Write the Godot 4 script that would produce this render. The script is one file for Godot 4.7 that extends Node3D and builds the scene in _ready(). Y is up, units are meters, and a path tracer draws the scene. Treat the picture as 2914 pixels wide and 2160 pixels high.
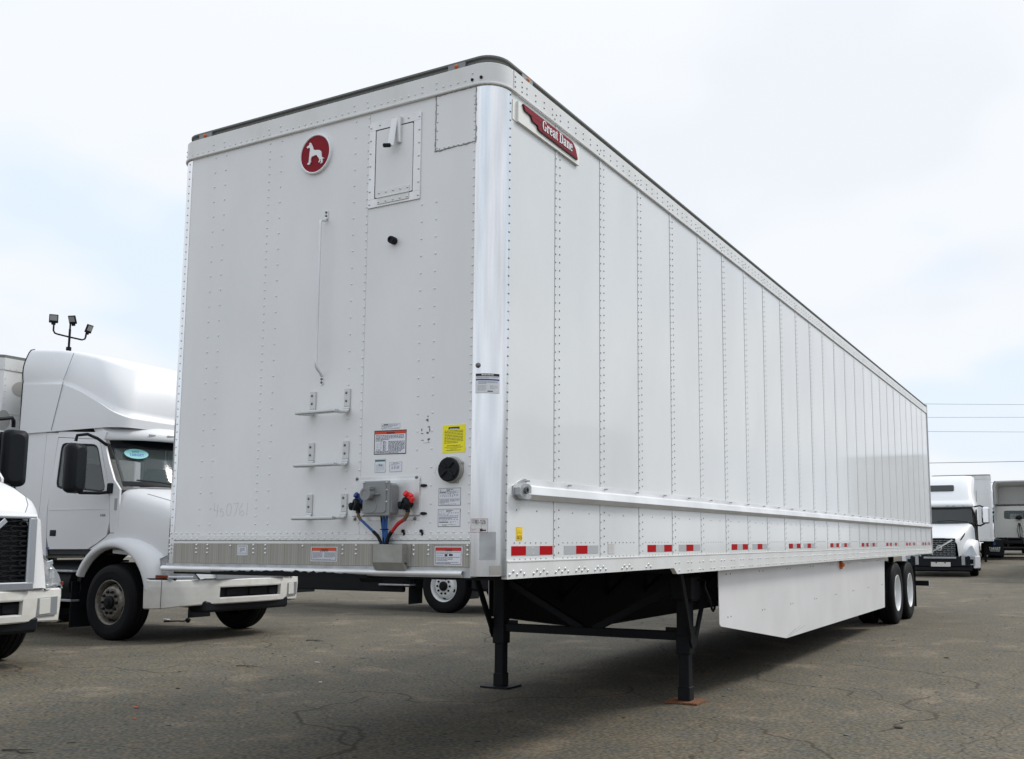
extends Node3D
# A parked white dry-van trailer in a truck yard under a bright overcast sky.

const W := 1.295            # half the trailer's width
const TILT := 0.0045        # the trailer stands a little nose-down
var M := {}
var taken := {}
var rng := RandomNumberGenerator.new()

# ------------------------------------------------------------------ mesh helpers
class MB:
	var st := SurfaceTool.new()
	var n := 0
	func _init():
		st.begin(Mesh.PRIMITIVE_TRIANGLES)
	func v(p: Vector3, uv: Vector2, sg: int):
		st.set_smooth_group(sg)
		st.set_uv(uv)
		st.add_vertex(p)
	func tri(a: Vector3, b: Vector3, c: Vector3, sg := -1):
		v(a, Vector2(a.x, a.y), sg); v(b, Vector2(b.x, b.y), sg); v(c, Vector2(c.x, c.y), sg)
		n += 1
	func quad(a: Vector3, b: Vector3, c: Vector3, d: Vector3, sg := -1):
		tri(a, b, c, sg); tri(a, c, d, sg)
	func quad_uv(a: Vector3, b: Vector3, c: Vector3, d: Vector3):   # a top left, b top right, c bottom right, d bottom left
		v(a, Vector2(0, 0), -1); v(b, Vector2(1, 0), -1); v(c, Vector2(1, 1), -1)
		v(a, Vector2(0, 0), -1); v(c, Vector2(1, 1), -1); v(d, Vector2(0, 1), -1)
		n += 2
	func out3(a: Vector3, b: Vector3, c: Vector3, o: Vector3):
		if (c - a).cross(b - a).dot((a + b + c) / 3.0 - o) >= 0.0: tri(a, b, c)
		else: tri(a, c, b)
	func out4(a: Vector3, b: Vector3, c: Vector3, d: Vector3, o: Vector3):
		out3(a, b, c, o); out3(a, c, d, o)
	func box(c: Vector3, s: Vector3, b := 0.0, bas := Basis()):
		var h := s * 0.5
		b = minf(b, minf(h.x, minf(h.y, h.z)) * 0.9)
		var P = func(ax: int, sx: float, sy: float, sz: float) -> Vector3:
			var q := Vector3(sx * (h.x - (0.0 if ax == 0 else b)), sy * (h.y - (0.0 if ax == 1 else b)), sz * (h.z - (0.0 if ax == 2 else b)))
			return c + bas * q
		for s1 in [-1.0, 1.0]:
			out4(P.call(0, s1, -1, -1), P.call(0, s1, 1, -1), P.call(0, s1, 1, 1), P.call(0, s1, -1, 1), c)
			out4(P.call(1, -1, s1, -1), P.call(1, 1, s1, -1), P.call(1, 1, s1, 1), P.call(1, -1, s1, 1), c)
			out4(P.call(2, -1, -1, s1), P.call(2, 1, -1, s1), P.call(2, 1, 1, s1), P.call(2, -1, 1, s1), c)
			if b > 0.0:
				for s2 in [-1.0, 1.0]:
					out4(P.call(0, s1, s2, -1), P.call(0, s1, s2, 1), P.call(1, s1, s2, 1), P.call(1, s1, s2, -1), c)
					out4(P.call(0, s1, -1, s2), P.call(0, s1, 1, s2), P.call(2, s1, 1, s2), P.call(2, s1, -1, s2), c)
					out4(P.call(1, -1, s1, s2), P.call(1, 1, s1, s2), P.call(2, 1, s1, s2), P.call(2, -1, s1, s2), c)
					for s3 in [-1.0, 1.0]:
						out3(P.call(0, s1, s2, s3), P.call(1, s1, s2, s3), P.call(2, s1, s2, s3), c)
	func bar(a: Vector3, b: Vector3, w: float, h: float, up := Vector3.UP, bev := 0.0):
		var d := (b - a).normalized()
		var r := d.cross(up).normalized()
		box((a + b) * 0.5, Vector3(w, h, a.distance_to(b)), bev, Basis(r, r.cross(d).normalized() * -1.0, d))
	func tube(pts: Array, r: float, sides := 8, sg := 1, r_end := -1.0):
		var prev: Array = []
		var up := Vector3.UP if absf((pts[1] - pts[0]).normalized().y) < 0.9 else Vector3.RIGHT
		for i in pts.size():
			var p: Vector3 = pts[i]
			var d: Vector3 = (pts[mini(i + 1, pts.size() - 1)] - pts[maxi(i - 1, 0)]).normalized()
			var x := d.cross(up).normalized()
			up = x.cross(d).normalized()
			var rr := r if r_end < 0.0 else lerpf(r, r_end, float(i) / (pts.size() - 1))
			var row: Array = []
			for k in sides:
				var a := TAU * k / sides
				row.append(p + (x * cos(a) + up * sin(a)) * rr)
			if prev:
				for k in sides:
					quad(prev[k], row[k], row[(k + 1) % sides], prev[(k + 1) % sides], sg)
			if i == 0 or i == pts.size() - 1:
				for k in sides: out3(p, row[k], row[(k + 1) % sides], p - d * (1.0 if i else -1.0))
			prev = row
	func cyl(a: Vector3, b: Vector3, r: float, sides := 16, sg := 1):
		tube([a, b], r, sides, sg)
	func lathe(prof: Array, sides: int, xf: Transform3D, sharp := false, sg := 3):   # prof: Vector2(radius, height along local y)
		for i in prof.size() - 1:
			var p: Vector2 = prof[i]
			var q: Vector2 = prof[i + 1]
			for k in sides:
				var a := TAU * k / sides
				var b := TAU * ((k + 1) % sides) / sides
				var A := xf * Vector3(cos(a) * p.x, p.y, sin(a) * p.x)
				var B := xf * Vector3(cos(b) * p.x, p.y, sin(b) * p.x)
				var C := xf * Vector3(cos(b) * q.x, q.y, sin(b) * q.x)
				var D := xf * Vector3(cos(a) * q.x, q.y, sin(a) * q.x)
				var g := sg + (i if sharp else 0)
				if p.x < 1e-5: tri(A, C, D, g)
				elif q.x < 1e-5: tri(A, B, C, g)
				else: quad(A, B, C, D, g)
	func loft(rows: Array, sg := 1, closed := false):
		for i in rows.size() - 1:
			var m: int = rows[i].size()
			for k in (m if closed else m - 1):
				quad(rows[i][k], rows[i][(k + 1) % m], rows[i + 1][(k + 1) % m], rows[i + 1][k], sg)
	func cap(row: Array):
		var c := Vector3.ZERO
		for p in row: c += p
		c /= row.size()
		for k in row.size(): tri(c, row[k], row[(k + 1) % row.size()])
	func prism(poly: PackedVector2Array, z0: float, z1: float, xf := Transform3D(), sg := -1):
		var idx := Geometry2D.triangulate_polygon(poly)
		for z in [z0, z1]:
			for i in range(0, idx.size(), 3):
				var a := Vector3(poly[idx[i]].x, poly[idx[i]].y, z)
				var b := Vector3(poly[idx[i + 1]].x, poly[idx[i + 1]].y, z)
				var c := Vector3(poly[idx[i + 2]].x, poly[idx[i + 2]].y, z)
				out3(xf * a, xf * b, xf * c, xf * ((a + b + c) / 3.0 + Vector3(0, 0, (z0 + z1) * 0.5 - z)))
		for i in poly.size():
			var p := poly[i]
			var q := poly[(i + 1) % poly.size()]
			quad(xf * Vector3(p.x, p.y, z0), xf * Vector3(p.x, p.y, z1), xf * Vector3(q.x, q.y, z1), xf * Vector3(q.x, q.y, z0), sg)
	func dome(p: Vector3, nrm: Vector3, r: float, h: float, sides := 8):
		var x := nrm.cross(Vector3.UP if absf(nrm.y) < 0.9 else Vector3.RIGHT).normalized()
		lathe([Vector2(r, 0), Vector2(r * 0.85, h * 0.6), Vector2(r * 0.45, h * 0.93), Vector2(0, h)], sides, Transform3D(Basis(x, nrm, x.cross(nrm)), p))
	func done() -> ArrayMesh:
		st.generate_normals()
		return st.commit()

static func pv(a: Array) -> PackedVector2Array:
	var r := PackedVector2Array()
	for i in range(0, a.size(), 2): r.append(Vector2(a[i], a[i + 1]))
	return r

func rrect(x0: float, y0: float, x1: float, y1: float, r: float, seg := 4) -> PackedVector2Array:
	var o := PackedVector2Array()
	var cs := [[x1 - r, y1 - r, 0.0], [x0 + r, y1 - r, 90.0], [x0 + r, y0 + r, 180.0], [x1 - r, y0 + r, 270.0]]
	for c in cs:
		for k in seg + 1:
			var a := deg_to_rad(c[2] + 90.0 * k / seg)
			o.append(Vector2(c[0] + cos(a) * r, c[1] + sin(a) * r))
	return o

func along(pts: Array, n: int) -> Array:      # n points spread evenly along a polyline, the last one left out
	var total := 0.0
	for i in pts.size() - 1: total += pts[i].distance_to(pts[i + 1])
	var out := []
	for k in n:
		var t := total * k / n
		for i in pts.size() - 1:
			var l: float = pts[i].distance_to(pts[i + 1])
			if t <= l or i == pts.size() - 2:
				out.append(pts[i].lerp(pts[i + 1], t / maxf(l, 1e-6)))
				break
			t -= l
	return out

# ------------------------------------------------------------------ node helpers
func lin(r: float, g: float, b: float, a := 1.0) -> Color:
	return Color(r, g, b, a).linear_to_srgb()

func numbered(called: String) -> String:
	var k: int = taken.get(called, 0)
	taken[called] = k + 1
	return called if k == 0 else "%s_%03d" % [called, k]

func tag(o: Node, label: String, category: String, group := "") -> Node:
	o.set_meta("label", label); o.set_meta("category", category)
	if group: o.set_meta("group", group)
	return o

func thing(called: String, label: String, category: String, at := Vector3.ZERO, turn := 0.0, group := "") -> Node3D:
	var o := Node3D.new()
	o.name = numbered(called)
	add_child(o)
	o.position = at; o.rotation.y = turn
	tag(o, label, category, group)
	return o

func holder(called: String, parent: Node, at := Vector3.ZERO) -> Node3D:
	var o := Node3D.new()
	o.name = called
	parent.add_child(o, true)
	o.position = at
	return o

func part(called: String, mb, mat: Material, parent: Node, label := "") -> MeshInstance3D:
	var o := MeshInstance3D.new()
	o.name = called
	o.mesh = mb.done() if mb is MB else mb
	o.material_override = mat
	parent.add_child(o, true)
	if label: o.set_meta("label", label)
	return o

func single(called: String, mb, mat: Material, label: String, category: String, group := "", at := Vector3.ZERO) -> MeshInstance3D:
	var o := part(numbered(called), mb, mat, self)
	o.position = at
	tag(o, label, category, group)
	return o

func setting(called: String, mb, mat: Material) -> MeshInstance3D:
	var o := part(called, mb, mat, self)
	o.set_meta("kind", "structure")
	return o

func words(called: String, text: String, font: Font, height: float, depth: float, mat: Material, parent: Node, xf: Transform3D, squeeze := 1.0) -> MeshInstance3D:
	var t := TextMesh.new()
	t.text = text; t.font = font; t.font_size = 32; t.depth = depth / (height / 32.0)
	t.pixel_size = 1.0; t.curve_step = 2.0
	var o := MeshInstance3D.new()
	o.name = called; o.mesh = t; o.material_override = mat
	parent.add_child(o, true)
	var s := height / 32.0
	o.transform = xf * Transform3D(Basis.from_scale(Vector3(s * squeeze, s, s)), Vector3.ZERO)
	return o

func rivets(called: String, spots: Array, mesh: Mesh, mat: Material, parent: Node):
	var mm := MultiMesh.new()
	mm.transform_format = MultiMesh.TRANSFORM_3D
	mm.mesh = mesh
	mm.instance_count = spots.size()
	for i in spots.size(): mm.set_instance_transform(i, spots[i])
	var o := MultiMeshInstance3D.new()
	o.name = called; o.multimesh = mm; o.material_override = mat
	o.set_meta("kind", "stuff")
	parent.add_child(o, true)

func facing(nrm: Vector3, p: Vector3, s := 1.0) -> Transform3D:   # local y along nrm
	var x := nrm.cross(Vector3.UP if absf(nrm.y) < 0.9 else Vector3.RIGHT).normalized()
	return Transform3D(Basis(x, nrm, x.cross(nrm)).scaled_local(Vector3(s, s, s)), p)

# ------------------------------------------------------------------ materials
func mat(called: String, c: Color, rough: float, metal := 0.0, spec := 0.5) -> StandardMaterial3D:
	var m := StandardMaterial3D.new()
	m.resource_name = called; m.albedo_color = c; m.roughness = rough; m.metallic = metal; m.metallic_specular = spec
	M[called] = m
	return m

func noise_tex(seed_: int, freq: float, lo: Color, hi: Color, size := 256, mid = null, oct := 4) -> NoiseTexture2D:
	var f := FastNoiseLite.new()
	f.seed = seed_; f.frequency = freq; f.fractal_octaves = oct; f.noise_type = FastNoiseLite.TYPE_SIMPLEX_SMOOTH
	var g := Gradient.new()
	g.set_color(0, lo); g.set_color(1, hi)
	if mid != null: g.add_point(0.5, mid)
	var t := NoiseTexture2D.new()
	t.width = size; t.height = size; t.seamless = true; t.noise = f; t.color_ramp = g
	return t

func bump_tex(seed_: int, freq: float, strength: float, size := 256, oct := 3) -> NoiseTexture2D:
	var f := FastNoiseLite.new()
	f.seed = seed_; f.frequency = freq; f.fractal_octaves = oct
	var t := NoiseTexture2D.new()
	t.width = size; t.height = size; t.seamless = true; t.noise = f; t.as_normal_map = true; t.bump_strength = strength
	return t

func grime(m: StandardMaterial3D, t: Texture2D, scale: Vector3):
	m.albedo_texture = t
	m.uv1_triplanar = true
	m.uv1_scale = scale

func make_materials():
	var g: Callable = func(v: float) -> Color: return Color(v, v, v)
	var m := mat("front_paint", lin(.81, .82, .83), .36)
	grime(m, noise_tex(3, .012, g.call(.965), g.call(1.0)), Vector3(.5, .25, .5))
	m = mat("side_paint", lin(.755, .775, .785), .10, 0, .6)
	m.normal_enabled = true; m.normal_texture = bump_tex(8, .006, 1.2); m.normal_scale = .05
	grime(m, noise_tex(5, .01, g.call(.96), g.call(1.0)), Vector3(.35, .2, .35))
	m = mat("rail_paint", lin(.75, .76, .76), .32)
	grime(m, noise_tex(6, .02, Color(.955, .95, .94), g.call(1.0), 256, g.call(.985)), Vector3(.9, .35, .9))
	m = mat("bare_aluminium", lin(.86, .87, .88), .32, .35)
	grime(m, noise_tex(9, .02, g.call(.86), g.call(1.0)), Vector3(.7, .25, .35))
	m = mat("corner_aluminium", lin(.86, .87, .885), .2, 1.0)
	grime(m, noise_tex(10, .015, g.call(.86), g.call(1.0)), Vector3(5.0, .25, 5.0))
	m = mat("tray_metal", lin(.40, .40, .37), .5, .4)
	grime(m, noise_tex(11, .03, g.call(.86), g.call(1.0)), Vector3(1, 1, 1))
	m = mat("stained_aluminium", lin(.42, .415, .39), .5, .4)
	grime(m, noise_tex(12, .03, Color(.80, .785, .74), g.call(1.0), 256, Color(.92, .915, .90), 5), Vector3(9.0, .10, 9.0))
	m = mat("galvanized", lin(.56, .58, .60), .42, .5)
	grime(m, noise_tex(13, .03, g.call(.8), g.call(1.0)), Vector3(1, 1, 1))
	mat("rivet_metal", lin(.62, .63, .64), .3, .6)
	mat("side_rivet", lin(.30, .31, .32), .35, .5)
	mat("black_trim", lin(.012, .013, .015), .6, 0, .3)
	mat("step_metal", lin(.56, .57, .57), .38, .45)
	mat("bolt_steel", lin(.16, .165, .17), .45, .7)
	mat("roof_lip", lin(.17, .175, .165), .6, .3)
	mat("sealant", lin(.33, .33, .32), .8)
	mat("white_plate", lin(.80, .80, .775), .4)
	mat("white_gloss", lin(.78, .785, .80), .22, 0, .5)
	m = mat("skirt_white", lin(.79, .79, .80), .35)
	grime(m, noise_tex(14, .012, g.call(.95), g.call(1.0)), Vector3(.4, .4, .4))
	mat("maroon", lin(.24, .007, .018), .45, 0, .25)
	mat("maroon_edge", lin(.02, .004, .006), .4)
	mat("enamel_white", lin(.80, .82, .85), .35)
	mat("reflector_red", lin(.40, .004, .008), .5, 0, .2)
	mat("reflector_silver", lin(.42, .44, .46), .4)
	mat("amber", lin(.60, .13, .015), .4)
	mat("dark_amber", lin(.22, .035, .012), .3)
	mat("box_grey", lin(.235, .245, .25), .5)
	mat("hose_blue", lin(.01, .085, .30), .45)
	mat("gladhand_blue", lin(.008, .035, .17), .45)
	mat("hose_red", lin(.48, .008, .014), .42)
	mat("gladhand_red", lin(.70, .012, .016), .38)
	mat("brass", lin(.16, .10, .06), .55, .5)
	mat("black_plastic", lin(.009, .011, .014), .5, 0, .3)
	m = mat("black_steel", lin(.010, .011, .013), .6, 0, .3)
	m = mat("rubber", lin(.008, .0085, .010), .6, 0, .25)
	m.normal_enabled = true; m.normal_texture = bump_tex(21, .05, 3.0); m.normal_scale = .3
	m.uv1_triplanar = true; m.uv1_scale = Vector3(3, 3, 3)
	mat("wheel_white", lin(.75, .76, .77), .32)
	m = mat("wheel_grey", lin(.33, .32, .30), .45, .4)
	grime(m, noise_tex(22, .03, Color(.6, .56, .5), g.call(1.0)), Vector3(2, 2, 2))
	m = mat("rusty_plate", lin(.36, .17, .085), .85)
	grime(m, noise_tex(23, .05, Color(.5, .42, .36), g.call(1.0)), Vector3(4, 4, 4))
	m = mat("truck_white", lin(.70, .71, .725), .42, 0, .5)
	m = mat("bumper_white", lin(.77, .77, .755), .38)
	grime(m, noise_tex(25, .02, Color(.92, .91, .88), g.call(1.0)), Vector3(1, 1, 1))
	mat("silver_trim", lin(.40, .42, .45), .35, .6)
	mat("chrome", lin(.78, .79, .80), .12, 1.0)
	m = mat("cab_glass", lin(.05, .085, .085, .32), .04)
	m.transparency = BaseMaterial3D.TRANSPARENCY_ALPHA
	m = mat("dark_glass", lin(.012, .018, .02), .05)
	m = mat("lamp_lens", lin(.55, .58, .60, .12), .04)
	m.transparency = BaseMaterial3D.TRANSPARENCY_ALPHA
	mat("lamp_reflector", lin(.46, .49, .52), .3, .5)
	mat("interior", lin(.055, .057, .06), .8)
	mat("shade_band", lin(.006, .008, .012), .12)
	mat("lamp_shadow", lin(.13, .135, .14), .35, .3)
	mat("light_face", lin(.30, .31, .31), .3)
	mat("tail_red", lin(.42, .01, .01), .3)
	mat("hollow_grey", lin(.36, .36, .34), .6)
	mat("dull_white", lin(.62, .62, .58), .5)
	mat("decal_teal", lin(.24, .55, .56), .4)
	mat("ink_blue", lin(.02, .10, .42), .5)
	mat("ink_green", lin(.01, .14, .10), .5)
	mat("ink_black", lin(.012, .012, .014), .6)
	mat("pencil", lin(.585, .595, .61), .7)
	mat("scuff_light", lin(.55, .55, .56), .6)
	mat("scar_grey", lin(.42, .42, .41), .7)
	mat("badge_grey", lin(.16, .165, .17), .4)
	mat("litter_orange", lin(.62, .09, .02), .5)
	mat("litter_white", lin(.68, .68, .68), .6)
	mat("leaf_brown", lin(.035, .03, .022), .8)
	mat("twig_brown", lin(.12, .075, .045), .85)
	m = mat("stone_grey", lin(.15, .145, .135), .9)

# ------------------------------------------------------------------ printed stickers
func print_tex(w: int, h: int, bg: Color, border: Color, bw: int, bands: Array, blocks: Array, seed_: int) -> ImageTexture:
	var r := RandomNumberGenerator.new()
	r.seed = seed_
	var im := Image.create(w, h, false, Image.FORMAT_RGB8)
	im.fill(border)
	im.fill_rect(Rect2i(bw, bw, w - 2 * bw, h - 2 * bw), bg)
	for b in bands: im.fill_rect(Rect2i(b[0] * w, b[1] * h, b[2] * w, b[3] * h), b[4])
	for b in blocks:          # [x, y, width, line count, line pitch, line height, ink, fill]
		for l in int(b[3]):
			var x: float = b[0] * w
			var end: float = (b[0] + b[2] * (1.0 if l < b[3] - 1 or b[3] < 2 else r.randf_range(.3, .9))) * w
			while x < end:
				var ww := minf(r.randf_range(.02, .075) * w, end - x)
				var ink: Color = b[6]
				im.fill_rect(Rect2i(int(x), int((b[1] + l * b[4]) * h), maxi(1, int(ww)), maxi(1, int(b[5] * h))), ink)
				x += ww + w * b[7]
	im.generate_mipmaps()
	return ImageTexture.create_from_image(im)

func print_mat(t: Texture2D, rough := .4) -> StandardMaterial3D:
	var m := StandardMaterial3D.new()
	m.albedo_texture = t; m.roughness = rough
	return m

func sticker(called: String, m: Material, parent: Node, a: Vector3, b: Vector3, c: Vector3, d: Vector3, thick := .0016) -> MeshInstance3D:  # corners from top left clockwise, seen from outside
	var nrm := (d - a).cross(b - a).normalized()
	var mb := MB.new()
	var t := nrm * thick
	mb.quad_uv(a + t, b + t, c + t, d + t)
	for e in [[a, b], [b, c], [c, d], [d, a]]: mb.quad(e[0], e[0] + t, e[1] + t, e[1])
	return part(called, mb, m, parent)

# ------------------------------------------------------------------ ground height
func gy(x: float, z: float) -> float:
	var y := -.07 + .0083 * clampf(-z - 3.6, 0.0, 8.5)
	y = lerpf(y, 0.0, smoothstep(-2.5, -6.0, x))
	var far := clampf(-z - 14.0, 0.0, 60.0)
	return y + .0155 * maxf(far - 3.0, 0.0) + .0155 * minf(far, 3.0) * minf(far, 3.0) / 3.0 * .5

# ------------------------------------------------------------------ sky
func make_sky() -> ImageTexture:
	var w := 1024
	var h := 512
	var big := FastNoiseLite.new()
	big.seed = 41; big.frequency = .55; big.fractal_octaves = 5; big.fractal_gain = .52
	var fine := FastNoiseLite.new()
	fine.seed = 77; fine.frequency = 1.3; fine.fractal_octaves = 4
	var im := Image.create(w, h, false, Image.FORMAT_RGBF)
	var white := Color(.93, .965, 1.02)
	var blue := Color(.70, .86, 1.03)
	var grey := Color(.80, .845, .92)
	for j in h:
		var el := PI * (.5 - (j + .5) / h)
		var y := sin(el)
		var c := cos(el)
		for i in w:
			var az := TAU * ((i + .5) / w - .5)
			var d := Vector3(sin(az) * c, y, -cos(az) * c)
			if y < -.06:
				im.set_pixel(i, j, Color(.16, .155, .145))
				continue
			var k := 1.0 / (maxf(y, 0.0) + .22)
			var p := Vector2(d.x, d.z) * k
			var a := big.get_noise_2d(p.x, p.y)
			var b := fine.get_noise_2d(p.x * 1.1 + 9.0, p.y * 1.1)
			var t := smoothstep(-.02, .34, a + b * .25)       # thin blue between the clouds
			var s := smoothstep(.02, .42, -a * .8 + b * .55)     # grey undersides
			var col := white.lerp(blue, t * .62)
			col = col.lerp(grey, s * .42)
			col = col.lerp(Color(.90, .945, 1.0), smoothstep(.30, .0, y) * .45)
			col *= 1.0 + .35 * smoothstep(.45, 1.0, y)
			im.set_pixel(i, j, Color(col.r, col.g, col.b))
	return ImageTexture.create_from_image(im)

func make_ground_tex() -> ImageTexture:
	var n := 1800
	var px := 90.0          # pixels a metre, so 20 m
	var a := FastNoiseLite.new()
	a.seed = 2; a.frequency = .007; a.fractal_octaves = 6; a.fractal_gain = .6
	var b := FastNoiseLite.new()
	b.seed = 5; b.frequency = .28; b.fractal_octaves = 2
	var c := FastNoiseLite.new()
	c.seed = 9; c.frequency = .02; c.fractal_octaves = 3
	var d := FastNoiseLite.new()
	d.seed = 14; d.frequency = .075; d.fractal_octaves = 3
	var D := d.get_seamless_image(n, n).get_data()
	var A := a.get_seamless_image(n, n).get_data()
	var B := b.get_seamless_image(n, n).get_data()
	var C := c.get_seamless_image(n, n).get_data()
	var r := RandomNumberGenerator.new()
	r.seed = 33
	var crack := PackedByteArray()
	crack.resize(n * n)
	for q in 120:                                          # cracks wander across the asphalt
		var x := r.randf() * n
		var y := r.randf() * n
		var dir := (0.12 if q % 3 else 1.35) + r.randf_range(-.35, .35)
		var l := int(r.randf_range(60, 800))
		var wide := r.randf_range(.2, .85)
		var keep := dir
		for s in l:
			dir = lerpf(dir + r.randf_range(-.34, .34), keep, .06)
			if r.randf() < .006: keep += r.randf_range(-.8, .8)
			x += cos(dir); y += sin(dir)
			var e := int(ceil(wide))
			for u in range(-e, e + 1):
				for w2 in range(-e, e + 1):
					if u * u + w2 * w2 <= wide * wide + .3:
						var at := posmod(int(y) + w2, n) * n + posmod(int(x) + u, n)
						crack[at] = maxi(crack[at], int(90 + 110 * r.randf()))
			if r.randf() < .004: wide = r.randf_range(.2, 1.2)
	var stain := PackedFloat32Array()
	stain.resize(n * n)
	for q in 90:                                          # tyre tracks, drips and swept dust
		var long := q < 26
		var x := r.randf() * n
		var y := r.randf() * n
		var dir := (r.randf_range(-.12, .12) if q % 3 else PI / 2 + r.randf_range(-.2, .2))
		var wide := int(r.randf_range(8, 20) if long else r.randf_range(3, 16))
		var l := int(r.randf_range(500, 1700) if long else r.randf_range(4, 60))
		var amt := r.randf_range(-.045, -.015) if r.randf() < .7 else r.randf_range(.01, .03)
		if not long: amt = r.randf_range(-.10, -.03)
		for s in range(0, l, 2):
			dir += r.randf_range(-.012, .012)
			x += cos(dir) * 2.0; y += sin(dir) * 2.0
			var fade := sin(PI * s / l)
			for u in range(-wide, wide + 1):
				var at := posmod(int(y + cos(dir) * u), n) * n + posmod(int(x - sin(dir) * u), n)
				var amount: float = amt * fade * (1.0 - absf(u) / wide) * r.randf_range(.2, 1.0)
				stain[at] = clampf(stain[at] + amount, -.13, .05)
	for q in 14000:                                       # crumbs and short scratches
		var x := r.randi() % n
		var y := r.randi() % n
		var l := 1 + r.randi() % 4
		var amount := r.randf_range(-.22, -.05) if r.randf() < .75 else r.randf_range(.04, .10)
		for s in l: stain[y * n + (x + s) % n] = amount
	var out := PackedByteArray()
	out.resize(n * n * 3)
	for i in n * n:
		var t := A[i] / 255.0
		var g := B[i] / 255.0
		var m := C[i] / 255.0
		var h2 := D[i] / 255.0 - .5
		var v := .385 + .05 * (t - .5) + .26 * (g - .5) + .04 * h2 + .03 * (m - .5)
		var k := crack[i] / 255.0
		var warm := 1.0 + .05 * (m - .5) + .04 * (t - .5)
		var dust := smoothstep(.52, .80, t) * smoothstep(.35, .65, m)
		v += .05 * dust + stain[i] * .8
		if (i * 7919 + (i >> 5) * 104729) % 197 == 0: v += r.randf_range(-.16, .16)
		var rr := v * 1.09 * warm * (1.0 + .09 * h2)
		var gg := v * 1.035
		var bb := v * (.925 - .06 * (m - .3)) * (1.0 - .12 * h2)
		rr = lerpf(rr, .20, k * .75); gg = lerpf(gg, .17, k * .75); bb = lerpf(bb, .135, k * .75)
		out[i * 3] = int(clampf(rr, 0, 1) * 255); out[i * 3 + 1] = int(clampf(gg, 0, 1) * 255); out[i * 3 + 2] = int(clampf(bb, 0, 1) * 255)
	var im := Image.create_from_data(n, n, false, Image.FORMAT_RGB8, out)
	return ImageTexture.create_from_image(im)

func make_ground():
	var m := mat("asphalt", Color(1, 1, 1), .92, 0, .35)
	m.albedo_texture = make_ground_tex()
	m.uv1_scale = Vector3(.05, .05, 1)
	m.detail_enabled = true
	m.detail_uv_layer = BaseMaterial3D.DETAIL_UV_2
	m.detail_blend_mode = BaseMaterial3D.BLEND_MODE_MUL
	m.detail_albedo = noise_tex(62, .22, Color(.66, .65, .64), Color(1, 1, 1), 512, Color(.93, .925, .92), 3)
	m.detail_normal = bump_tex(61, .16, 6.0, 512, 3)
	m.uv2_scale = Vector3(.85, .85, 1)
	var st := SurfaceTool.new()
	st.begin(Mesh.PRIMITIVE_TRIANGLES)
	var xs := []
	var zs := []
	for i in range(-110, 111): xs.append(signf(i) * pow(absf(i) / 110.0, 2.6) * 420.0 - 3.0)
	for i in range(-120, 41): zs.append(signf(i) * pow(absf(i) / 120.0, 2.4) * 520.0 - 4.0)
	for x in xs:
		for z in zs:
			st.set_uv(Vector2(x + 3.1, z + 1.7)); st.set_uv2(Vector2(x, z)); st.set_smooth_group(1)
			st.add_vertex(Vector3(x, gy(x, z), z))
	var nz := zs.size()
	for i in xs.size() - 1:
		for j in nz - 1:
			var a := i * nz + j
			for k in [a, a + nz, a + nz + 1, a, a + nz + 1, a + 1]: st.add_index(k)
	st.generate_normals()
	st.generate_tangents()
	var o := MeshInstance3D.new()
	o.name = "ground"; o.mesh = st.commit(); o.material_override = m
	o.set_meta("kind", "structure")
	add_child(o)

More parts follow.
